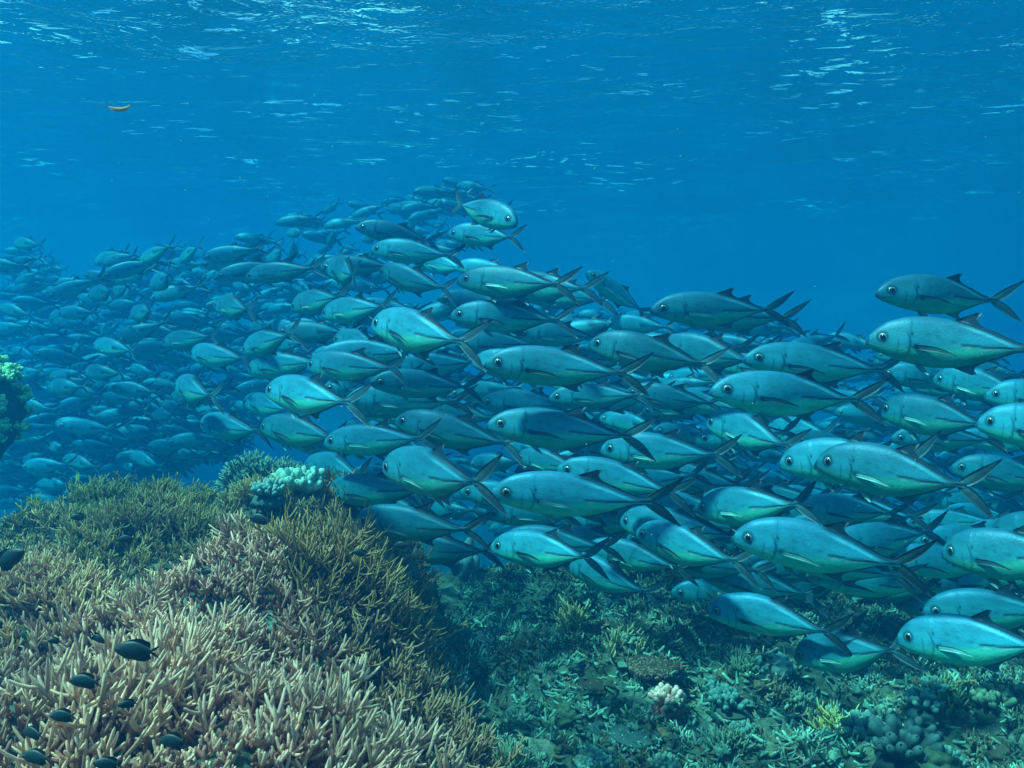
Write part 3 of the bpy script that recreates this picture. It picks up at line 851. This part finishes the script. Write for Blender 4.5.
DAMSELS = [  # centre x, y, length px, distance, facing (-1 left, 1 right), tilt deg, label
 (137, 651, 47, 1.45, -1, 4, 'largest black damselfish over the pale coral, forked tail'),
 (86, 681, 34, 1.45, -1, 2, 'black damselfish with pale tail just below the largest one'),
 (8, 560, 42, 1.7, 1, 30, 'dark damselfish tilted upward at the left frame edge'),
 (63, 716, 30, 1.4, -1, -2, 'dim damselfish in the coral below the pale tailed one'),
 (38, 757, 36, 1.3, -1, 0, 'damselfish in the lower left corner of the coral'),
 (174, 741, 34, 1.35, -1, -4, 'flat dark damselfish low in the foreground branches'),
 (108, 764, 30, 1.3, -1, 6, 'damselfish cut by the lower frame edge'),
 (261, 519, 26, 2.7, -1, 3, 'damselfish above the soft pale coral edge'),
 (127, 539, 20, 2.5, -1, -5, 'small damselfish over the mid left thicket'),
 (79, 517, 16, 2.9, -1, 0, 'small damselfish near the back ridge of coral'),
 (97, 638, 18, 1.6, 1, -35, 'nose down damselfish left above the largest one'),
 (55, 641, 14, 1.6, -1, 10, 'tiny damselfish left of the nose down one'),
 (128, 704, 20, 1.45, -1, -3, 'small dim damselfish right below the pale tailed one'),
 (34, 733, 30, 1.35, -1, -2, 'olive damselfish above the corner one'),
 (360, 553, 16, 2.8, -1, 12, 'small damselfish in the shade of the olive bush'),
 (402, 545, 18, 3.0, -1, -8, 'black damselfish beneath the lowest trevally by the bush'),
 (150, 505, 12, 3.3, -1, 0, 'tiny damselfish over the green back ridge'),
 (205, 572, 14, 2.3, 1, 8, 'tiny right facing damselfish over the middle thicket'),
]
for i, (px, py, lpx, D, sgn, tilt, lab) in enumerate(DAMSELS):
    root = bpy.data.objects.new('damselfish', None); COL.objects.link(root)
    for nm, me_ in DAMSEL[i % 3]:
        link(nm, me_, root)
    c = ray(px, py) * D; L = lpx / F_PX * D
    a = math.radians(random.uniform(-20, 20)); e = math.radians(tilt)
    d = np.array((sgn * math.cos(a) * math.cos(e), math.sin(a) * math.cos(e), math.sin(e)))
    root.matrix_world = fish_matrix(c + d * L / 2, c - d * L / 2, L)
    tag(root, lab, 'fish', 'black damselfish over the coral')

# ------------------------------------------------------------------ coral
def unit(v):
    return v / np.maximum(np.linalg.norm(v, axis=-1, keepdims=True), 1e-9)

def add_tubes(mb, P, R, sides, C):
    """Many tapering tubes at once. P (n,k,3) centre lines, R (n,k) radii, C (n,k,3) colours."""
    n, k = R.shape
    ax = unit(P[:, -1] - P[:, 0])
    ref = np.where(np.abs(ax[:, 2:3]) < 0.8, np.array((0, 0, 1.0)), np.array((1.0, 0, 0)))
    e1 = unit(np.cross(ax, ref)); e2 = np.cross(ax, e1)
    t = np.linspace(0, 2 * math.pi, sides, endpoint=False)
    ring = e1[:, None, None] * np.cos(t)[None, None, :, None] + e2[:, None, None] * np.sin(t)[None, None, :, None]
    V = P[:, :, None] + ring * R[:, :, None, None]
    f = grid_faces(k, sides, True)
    F = (f[None] + (np.arange(n) * k * sides)[:, None, None]).reshape(-1, 4)
    mb.add(V.reshape(-1, 3), F, np.repeat(C[:, :, None], sides, 2).reshape(-1, 3))

TR = np.array((1.0, 0.93, 0.80, 0.62, 0.15)); TT = np.array((0, .35, .68, .93, 1.0))
def branches(B, D, L, r, curve=0.35, rng=RNG):
    """Centre lines from bases B along D, bending up; radius r tapering to a blunt tip."""
    n = len(B)
    jit = unit(D + rng.normal(0, 0.16, (n, 3)))
    P = []
    for t in TT:
        d = unit(jit + np.array((0, 0, curve)) * t)
        P.append(B + d * (L * t)[:, None])
    return np.stack(P, 1), r[:, None] * TR[None]

def staghorn(mb, pos, nrm, L, r, base_c, tip_c, tilt=0.75, subs=3, curve=0.4, sides=6, rng=RNG, tone=None):
    n = len(pos)
    tone = np.ones(n) if tone is None else tone
    D = unit(nrm * 1.0 + rng.normal(0, tilt, (n, 3)) * np.array((1, 1, 0.45)))
    D[:, 2] = np.abs(D[:, 2]) * 0.9 + 0.08
    D = unit(D)
    Ls = L * rng.uniform(0.65, 1.25, n); rs = r * rng.uniform(0.8, 1.2, n)
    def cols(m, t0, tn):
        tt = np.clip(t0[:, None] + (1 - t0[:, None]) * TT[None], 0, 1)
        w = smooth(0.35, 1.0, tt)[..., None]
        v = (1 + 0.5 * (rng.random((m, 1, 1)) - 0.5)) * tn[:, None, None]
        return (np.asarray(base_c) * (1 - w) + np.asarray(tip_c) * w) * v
    P, R = branches(pos - nrm * 0.02, D, Ls, rs, curve, rng)
    add_tubes(mb, P, R, sides, cols(n, np.zeros(n), tone))
    for s in range(subs):
        t = rng.uniform(0.3, 0.8, n)
        keep = rng.random(n) < 0.85
        i0 = np.clip(np.searchsorted(TT, t) - 1, 0, 3)
        ar = np.arange(n)
        w = ((t - TT[i0]) / (TT[i0 + 1] - TT[i0]))[:, None]
        B = P[ar, i0] * (1 - w) + P[ar, i0 + 1] * w
        side = unit(np.cross(D, rng.normal(0, 1, (n, 3))))
        d = unit(D * 0.6 + side * rng.uniform(0.5, 1.1, (n, 1)) + np.array((0, 0, 0.18)))
        P2, R2 = branches(B[keep], d[keep], (Ls * rng.uniform(0.22, 0.55, n))[keep], (rs * 0.8)[keep], curve, rng)
        add_tubes(mb, P2, R2, max(sides - 1, 5), cols(keep.sum(), t[keep] * 0.8, tone[keep]))

def ground_normal(x, y, e=0.06):
    gx_ = (ground_base(x + e, y) - ground_base(x - e, y)) / (2 * e); gy_ = (ground_base(x, y + e) - ground_base(x, y - e)) / (2 * e)
    return unit(np.stack([-gx_, -gy_, np.ones_like(gx_)], -1))

# named thickets on the mound: seed pixel, seed distance, branch length, branch radius, base colour, tip colour, density per m2
THICKETS = [
 (300, 720, 0.125, 0.0096, (0.27, 0.09, 0.06), (0.93, 0.50, 0.32), 901, 'pale pink tipped staghorn thicket filling the lower foreground centre'),
 (60, 730, 0.115, 0.0091, (0.24, 0.09, 0.06), (0.93, 0.50, 0.30), 930, 'pale tan staghorn thicket in the lower left corner'),
 (150, 640, 0.110, 0.0086, (0.23, 0.09, 0.06), (0.90, 0.47, 0.29), 1017, 'tan staghorn thicket below the black damselfish'),
 (30, 575, 0.090, 0.0066, (0.22, 0.09, 0.06), (0.95, 0.51, 0.25), 1325, 'beige staghorn thicket at the left frame edge'),
 (250, 610, 0.110, 0.0081, (0.22, 0.08, 0.05), (0.88, 0.44, 0.28), 1046, 'dense pinkish staghorn thicket in the middle of the coral garden'),
 (120, 540, 0.086, 0.0061, (0.14, 0.10, 0.05), (0.71, 0.45, 0.17), 1396, 'fine yellowish staghorn thicket behind the beige one'),
 (340, 560, 0.144, 0.0070, (0.10, 0.04, 0.02), (0.57, 0.28, 0.09), 976, 'tall olive brown staghorn bush in the shade under the trevally'),
 (390, 660, 0.120, 0.0081, (0.13, 0.06, 0.04), (0.60, 0.30, 0.15), 901, 'brownish staghorn thicket on the edge of the dark gully'),
 (215, 520, 0.090, 0.0061, (0.12, 0.09, 0.04), (0.62, 0.39, 0.14), 1360, 'olive green staghorn thicket left of the soft coral'),
 (140, 490, 0.081, 0.0057, (0.12, 0.10, 0.04), (0.55, 0.40, 0.12), 1430, 'green staghorn ridge along the far edge of the coral garden'),
 (430, 610, 0.130, 0.0076, (0.15, 0.08, 0.03), (0.62, 0.32, 0.10), 610, 'yellowish loose staghorn clump beside the dark hollow'),
]
seeds = np.array([ground_hit(t[0], t[1] + 12)[:2] for t in THICKETS])
seeds[9] = (-1.75, 3.75)
print('seeds', seeds.round(2).tolist())
N = 26000
cx = RNG.uniform(-3.2, 0.15, N); cyy = RNG.uniform(0.9, 4.9, N)
gz = ground_base(cx, cyy)
ok = (gz > -1.60) & (RNG.random(N) < smooth(-1.75, -1.25, gz) + .45)
px_, py_, dd = to_px(np.stack([cx, cyy, gz], -1))
ok &= (px_ > -160) & (px_ < 560) & (py_ < 900) & (np.hypot((cx + 1.6) / .7, (cyy - 5.15) / .7) > 1)
cx, cyy, gz = cx[ok], cyy[ok], gz[ok]
wx_ = cx + 0.14 * fbm(cx, cyy, 0.3, 2, 77); wy_ = cyy + 0.25 * fbm(cx, cyy, 0.35, 2, 78)
own = np.argmin(((wx_[:, None] - seeds[None, :, 0]) * 1.25) ** 2 + (wy_[:, None] - seeds[None, :, 1]) ** 2, 1)
dens0 = N / (3.35 * 4.0)
nrm_all = ground_normal(cx, cyy)
for i, (sx, sy, L, r, bc, tc_, dens, lab) in enumerate(THICKETS):
    sel = (own == i) & (RNG.random(len(cx)) < dens / dens0)
    pos = np.stack([cx, cyy, ground(cx, cyy)], -1)[sel]
    if len(pos) < 5:
        print('thicket empty', lab); continue
    mb = Mesh()
    cf = lambda a, b: fbm(a, b, 0.34, 2, 90)
    c0 = cf(pos[:, 0], pos[:, 1])
    clump = np.clip(1 + 0.95 * c0, .6, 1.6)
    lean = np.stack([cf(pos[:, 0] + .03, pos[:, 1]) - c0, cf(pos[:, 0], pos[:, 1] + .03) - c0, 0 * c0], -1) / .03
    nrm_c = unit(nrm_all[sel] - 0.22 * lean)                                # each bush leans outward from its own middle
    pos[:, 2] += 0.13 * np.maximum(c0, -.15)
    hue = (1 + 0.35 * fbm(pos[:, 0], pos[:, 1], 0.45, 2, 95))
    staghorn(mb, pos, nrm_c, L * clump, r * .66, bc, tc_, subs=5, tone=hue)
    k = np.repeat(pos, 3, 0) + RNG.normal(0, .04, (3 * len(pos), 3)) * (1, 1, 0); k[:, 2] = ground(k[:, 0], k[:, 1])
    staghorn(mb, k, np.repeat(nrm_all[sel], 3, 0), np.repeat(L * clump * .55, 3), r * .7, np.array(bc) * .7, np.array(bc) * 1.6, subs=1, sides=5)     # a shorter, darker understory low between the branches
    o = link('staghorn_coral', mb.data('staghorn_coral', M_CORAL)); tag(o, lab, 'coral', 'staghorn coral of the garden')

# the fine blue green mound behind
n = 2600
a = RNG.uniform(0, 2 * math.pi, n); q = np.sqrt(RNG.random(n)) * 0.72
mx_ = -1.6 + q * np.cos(a); my_ = 5.12 + q * np.sin(a)
mb = Mesh(); staghorn(mb, np.stack([mx_, my_, ground(mx_, my_)], -1), ground_normal(mx_, my_), .085, .0075, (.10, .14, .10), (.34, .42, .30), subs=2, sides=5)
tag(link('staghorn_coral', mb.data('staghorn_coral', M_CORAL)), 'fine bluish green coral mound behind the garden, under the lowest left trevally', 'coral', 'staghorn coral of the garden')

def lump(mb, c, r, col, squash=0.7, seed=0, rough=0.25, n=18, m=26):
    u = np.linspace(0.0, 1.0, n)[:, None]; t = np.linspace(0, 2 * math.pi, m, endpoint=False)[None]
    ph = u * math.pi * 0.62
    nx = np.sin(ph) * np.cos(t); ny = np.sin(ph) * np.sin(t); nz = np.cos(ph) + 0 * t
    rr = r * (1 + rough * fbm(nx * 2 + seed, ny * 2 + nz * 1.7, 0.8, 3, seed))
    V = np.stack([c[0] + nx * rr, c[1] + ny * rr, c[2] + nz * rr * squash], -1)
    mb.add(V.reshape(-1, 3), grid_faces(n, m, True), np.asarray(col) * (1 + 0.35 * fbm(nx * 3, ny * 3 + nz, 0.5, 2, seed + 4).reshape(-1, 1)))

def fingers(mb, c, r, count, L, rad, bc, tc_, sides=8, flat=0.6, rng=RNG):
    """A rounded head of stubby blunt fingers."""
    a = rng.uniform(0, 2 * math.pi, count); q = np.sqrt(rng.random(count))
    d = unit(np.stack([q * np.cos(a), q * np.sin(a), np.full(count, flat) + (1 - q) * 0.8], -1))
    B = np.asarray(c) + d * r * np.array((0.55, 0.55, 0.35))
    P, R = branches(B, d, L * rng.uniform(0.7, 1.2, count), rad * rng.uniform(0.8, 1.2, count), 0.15, rng)
    R = R / TR * np.array((.9, 1.0, 1.08, .85, .2))
    w = TT[None, :, None] ** 1.5
    add_tubes(mb, P, R, sides, (np.asarray(bc) * (1 - w) + np.asarray(tc_) * w) * (1 + 0.25 * (rng.random((count, 1, 1)) - .5)))

def at_ground(px, py, lift=0.0):
    q = ground_hit(px, py); return np.array((q[0], q[1], float(ground(q[0], q[1])) + lift))

def coral(name, px, py, kind, size, bc, tc_, label, group=None):
    c = at_ground(px, py, .07 if name == 'soft_coral' else 0.0); mb = Mesh()
    if kind == 'fingers':
        lump(mb, c - (0, 0, size * .3), size * .75, np.asarray(bc) * .8, .7, int(px)); fingers(mb, c, size, 46, size * .62, size * .13, bc, tc_)
    elif kind == 'lobes':
        lump(mb, c - (0, 0, size * .2), size * .8, np.asarray(bc) * .9, .6, int(px)); fingers(mb, c, size, 70, size * .62, size * .12, bc, tc_, 10, .8)
    elif kind == 'tuft':
        k = 60; p = c + RNG.normal(0, size * .26, (k, 3)) * (1, 1, 0); p[:, 2] = ground(p[:, 0], p[:, 1])
        staghorn(mb, p, np.tile((0, 0, 1.0), (k, 1)), size * .9, max(size * .05, .0055), bc, tc_, .6, 3)
    elif kind == 'boulder':
        lump(mb, c - (0, 0, size * .25), size, bc, .85, int(px), .35, 40, 56)
    elif kind == 'table':
        k = 900; a = RNG.uniform(0, 2 * math.pi, k); q = np.sqrt(RNG.random(k)) * size
        lump(mb, c + (0, 0, size * .25), size, np.asarray(bc) * .7, .16, int(px), .2, 14, 40)
        P, R = branches((c + np.array((0, 0, size * .25)))[None], np.tile((0, 0, -1.0), (1, 1)), np.array([size * .5]), np.array([size * .3]), 0); add_tubes(mb, P, R, 12, np.full((1, 5, 3), .08))
        p = np.stack([c[0] + q * np.cos(a), c[1] + q * np.sin(a), np.full(k, c[2] + size * .36) - .12 * q ** 2 / size], -1)
        staghorn(mb, p, np.tile((0, 0, 1.0), (k, 1)), size * .22, .006, bc, tc_, .4, 1, sides=5)
    elif kind == 'tubes':
        k = 9; p = c + RNG.normal(0, size * .4, (k, 3)) * (1, 1, 0); p[:, 2] = ground(p[:, 0], p[:, 1]) - .05
        P, R = branches(p, unit(np.tile((0, 0, 1.0), (k, 1)) + RNG.normal(0, .18, (k, 3))), size * RNG.uniform(1.2, 2.2, k), size * RNG.uniform(.16, .24, k), .1)
        R = R / TR * np.array((.8, .95, 1.0, 1.0, .5)); w = TT[None, :, None]
        add_tubes(mb, P, R, 14, np.asarray(bc) * (1 - w) + np.asarray(tc_) * w + np.zeros((k, 1, 1)))
    o = link(name, mb.data(name, M_CORAL)); tag(o, label, 'coral', group)
    return o

coral('soft_coral', 300, 512, 'lobes', .15, (.06, .14, .11), (.34, .58, .46), 'pale mint lobed soft coral at the back of the coral garden')
coral('soft_coral', 268, 514, 'lobes', .09, (.05, .12, .11), (.22, .40, .35), 'small blue grey lobed coral beside the mint soft coral')
coral('cauliflower_coral', 668, 706, 'fingers', .085, (.50, .12, .09), (.95, .52, .42), 'pink white cauliflower coral standing out on the rubble')
coral('staghorn_tuft', 572, 622, 'tuft', .13, (.20, .17, .06), (.55, .46, .20), 'yellow brown antler coral tuft below the lower centre trevally')
coral('staghorn_tuft', 628, 645, 'tuft', .12, (.22, .18, .08), (.58, .50, .26), 'mustard antler coral right of the yellow brown tuft')
coral('table_coral', 655, 672, 'table', .12, (.08, .05, .03), (.30, .20, .12), 'brown table coral above the pink cauliflower coral')
coral('table_coral', 596, 690, 'table', .09, (.07, .05, .03), (.28, .22, .13), 'smaller brown table coral left of the pink cauliflower coral')
coral('staghorn_tuft', 490, 655, 'tuft', .16, (.05, .10, .11), (.16, .27, .28), 'dark blue grey staghorn clump in the gully beside the garden')
coral('staghorn_tuft', 452, 700, 'tuft', .13, (.05, .09, .09), (.15, .24, .23), 'dark staghorn clump at the foot of the pale garden')
coral('finger_coral', 830, 735, 'tuft', .11, (.22, .20, .05), (.60, .52, .18), 'yellow finger coral on the pale rubble at the lower right')
coral('knobby_coral', 905, 758, 'fingers', .13, (.015, .035, .035), (.06, .12, .11), 'dark knobby coral mound at the lower right')
coral('brain_coral', 758, 676, 'boulder', .045, (.30, .36, .26), (.1, .1, .1), 'small round pale brain coral on the dark rubble slope')
coral('brain_coral', 778, 664, 'boulder', .07, (.20, .30, .26), (.1, .1, .1), 'bigger greenish brain coral beside the small pale one')
coral('finger_coral', 945, 700, 'tuft', .10, (.10, .13, .05), (.24, .30, .13), 'yellow green finger coral under the lowest right trevally')
coral('tube_sponge', 462, 575, 'tubes', .15, (.03, .06, .07), (.25, .36, .38), 'cluster of dark grey tube sponges in the hollow')
coral('tube_sponge', 412, 575, 'tubes', .09, (.06, .09, .10), (.16, .24, .24), 'smaller tube sponge cluster left in the shade of the hollow')
KINDS_ = [('finger_coral', 'fingers', 'stubby finger coral'), ('staghorn_tuft', 'tuft', 'loose staghorn tuft'), ('boulder_coral', 'boulder', 'lumpy boulder coral'), ('cauliflower_coral', 'fingers', 'low cauliflower coral'), ('table_coral', 'table', 'little table coral')]
PAL = [((.06, .09, .05), (.20, .28, .17)), ((.09, .07, .04), (.26, .22, .13)), ((.04, .09, .08), (.15, .28, .23)), ((.08, .11, .08), (.26, .36, .26))]
for i in range(44):
    k = KINDS_[[0, 1, 2, 3, 4, 1, 3, 0][i % 8]]
    px = random.uniform(470, 1010); lo = 600 if px < 700 else 655
    py = random.uniform(lo, 775)
    bc, tc_ = PAL[random.randrange(4)]
    where = 'left part of the rubble slope' if px < 640 else 'middle of the rubble slope' if px < 820 else 'right part of the rubble slope'
    coral(k[0], px, py, k[1], random.uniform(.05, .10), bc, tc_, k[2] + ' on the ' + where, k[2] + 's on the ' + where)

# coral outcrop rising from the deep at the left frame edge
mb = Mesh()
oc = ray(-36, 394) * 5.0
n, m = 60, 90
u = np.linspace(0, 1, n)[:, None]; t = np.linspace(0, 2 * math.pi, m, endpoint=False)[None]
zz = (oc[2] + 0.30) - u * 6.2
prof = spline([0, .02, .05, .08, .10, .13, .3, 1], [0.02, .2, .29, .30, .24, .12, .25, 1.0], u)
rr = prof * (1 + 0.35 * fbm(np.cos(t) * 2 + 3 * u, np.sin(t) * 2 + 25 * u, 0.9, 4, 51))
mb.add(np.stack([oc[0] + rr * np.cos(t), oc[1] + rr * np.sin(t), zz + 0 * t], -1).reshape(-1, 3), grid_faces(n, m, True), np.broadcast_to(np.array((.05, .10, .07)), (n * m, 3)))
root = bpy.data.objects.new('coral_outcrop', None); COL.objects.link(root); root.location = (oc[0], oc[1], zz[-1, 0])
bpy.context.view_layer.update()
o = link('rock', mb.data('outcrop_rock', M_RUBBLE), root); o.matrix_parent_inverse = root.matrix_world.inverted()
mb = Mesh()
for i in range(150):
    uu = random.uniform(0.0, 0.105); aa = random.uniform(0, 2 * math.pi)
    R_ = float(spline([0, .02, .05, .08, .10, .13, .3, 1], [0.02, .2, .29, .30, .24, .12, .25, 1.0], uu)) * 1.0
    lc = np.array((oc[0] + R_ * math.cos(aa), oc[1] + R_ * math.sin(aa), oc[2] + 0.30 - uu * 6.2))
    fingers(mb, lc, .07, 22, .045, .012, (.20, .40, .18), (.50, .78, .42), 6, .3)
o = link('coral_crust', mb.data('outcrop_coral_crust', M_CORAL), root); o.matrix_parent_inverse = root.matrix_world.inverted()
tag(root, 'green coral covered rock outcrop at the left frame edge', 'rock')

# loose rubble: broken branches and lumps, uncountable
mb = Mesh()
N = 30000
rx = RNG.uniform(-0.35, 3.9, N); ry = RNG.uniform(2.2, 6.2, N)
rz = ground(rx, ry)
px_, py_, dd = to_px(np.stack([rx, ry, rz], -1))
ok = (rz < -1.15) & (rz > -2.6) & (px_ < 1130) & (vnoise(rx * 3, ry * 3, 61) > -0.28)
B = np.stack([rx, ry, rz], -1)[ok]; n = len(B)
D = unit(RNG.normal(0, 1, (n, 3)) * (1, 1, .5)); D[:, 2] = np.abs(D[:, 2])
P, R = branches(B, D, RNG.uniform(.02, .065, n), RNG.uniform(.0035, .009, n), .2)
pal = np.array([(.06, .12, .10), (.12, .22, .16), (.20, .34, .24), (.20, .15, .08), (.08, .09, .05), (.30, .43, .32)])
patch = np.clip(((fbm(B[:, 0], B[:, 1], .5, 2, 66) + .7) * 4).astype(int) + RNG.integers(-1, 2, n), 0, 5)
C = np.repeat(pal[patch][:, None], 5, 1) * (0.8 + 0.5 * TT[None, :, None]) * (0.85 + 1.1 * fbm(B[:, 0] + 5, B[:, 1], .7, 3, 71)).clip(.25, 1.7)[:, None, None]
add_tubes(mb, P, R, 5, C)
for i in range(1800):
    x = random.uniform(-.3, 3.6); y = random.uniform(2.3, 6)
    z = float(ground(x, y))
    if z < -1.2:
        lump(mb, (x, y, z), random.uniform(.01, .035), pal[random.randrange(5)] * .8, random.uniform(.4, .8), i, .7, 9, 12)
k = 1100
qx = RNG.uniform(-.35, 3.6, k); qy = RNG.uniform(2.3, 6.2, k); qz = ground(qx, qy)
okq = (qz < -1.1) & (qz > -2.6); q3 = np.stack([qx, qy, qz], -1)[okq]
tone_q = np.repeat(RNG.uniform(.4, 1.5, len(q3)), 12); pal_q = RNG.integers(0, 6, len(q3))
for pi in range(6):
    w = q3[pal_q == pi]; p = np.repeat(w, 12, 0) + RNG.normal(0, .028, (12 * len(w), 3)) * (1, 1, 0); p[:, 2] = np.repeat(w[:, 2], 12) - .01
    staghorn(mb, p, np.tile((0, 0, 1.0), (len(p), 1)), .065, .0045, pal[pi] * .45, pal[pi] * 1.25, .9, 2, sides=5, tone=np.repeat(RNG.uniform(.5, 1.4, len(w)), 12))
tag(link('coral_rubble', mb.data('coral_rubble', M_RUBBLE)), 'broken teal grey coral rubble strewn over the reef slope', 'rubble', kind='stuff')

# ------------------------------------------------------------------ the drifting leaf near the surface
mb = Mesh()
s = np.linspace(0, 1, 22); v = np.linspace(-1, 1, 7)
wv = 0.026 * np.sin(np.pi * np.clip(s, .02, .98)) ** 0.8
ang = -0.40 + 1.7 * s ** 2
px0 = np.cumsum(np.cos(ang)) * 0.13 / 22; pz0 = np.cumsum(np.sin(ang)) * 0.13 / 22
P = np.stack([px0[:, None] - np.sin(ang)[:, None] * v[None] * wv[:, None] * .75, 0.35 * wv[:, None] * v[None] ** 2, pz0[:, None] + np.cos(ang)[:, None] * v[None] * wv[:, None] * .75], -1)
P[..., 0] += 0.5
cl = np.array((.16, .20, .03)) * (1 - s[:, None, None] ** .5) + np.array((.62, .20, .01)) * s[:, None, None] ** .5 + np.zeros((22, 7, 1))
add_sheet(mb, P, 0.0015, 0, 0, cl, normal=(0, 1, 0))
lf = bpy.data.objects.new('drifting_leaf', None); COL.objects.link(lf)
link('blade', mb.data('leaf_blade', M_LEAF), lf)
mb = Mesh(); Pm, Rm = branches(np.array([(0.004, 0, 0.0)]), np.array([(-1.0, 0, .1)]), np.array([.04]), np.array([.0022]), 0); add_tubes(mb, Pm, Rm, 6, np.full((1, 5, 3), .08)); link('stem', mb.data('leaf_stem', M_LEAF), lf)
lf.location = ray(106, 106) * 3.2
lf.rotation_euler = (-0.55, 0, 0.1)
lf.scale = (.8, .8, .62)
tag(lf, 'curled yellow orange leaf drifting alone under the surface', 'leaf')

# ------------------------------------------------------------------ plankton specks drifting in the water
mb = Mesh()
octa = np.array([(1, 0, 0), (-1, 0, 0), (0, 1, 0), (0, -1, 0), (0, 0, 1), (0, 0, -1)], float)
of = [(0, 2, 4), (2, 1, 4), (1, 3, 4), (3, 0, 4), (2, 0, 5), (1, 2, 5), (3, 1, 5), (0, 3, 5)]
for i in range(700):
    q = ray(random.uniform(-80, 1104), random.uniform(-60, 560)) * random.uniform(0.8, 6.0)
    if SURF_Z - .3 > q[2] > -0.7:
        mb.add(q + octa * np.array([random.uniform(.5, 1.3) for _ in range(3)]) * random.uniform(.0005, .0013), of, (.35, .5, .45))
tag(link('plankton', mb.data('plankton', M_RUBBLE)), 'tiny pale plankton specks drifting in the open water', 'plankton', kind='stuff')
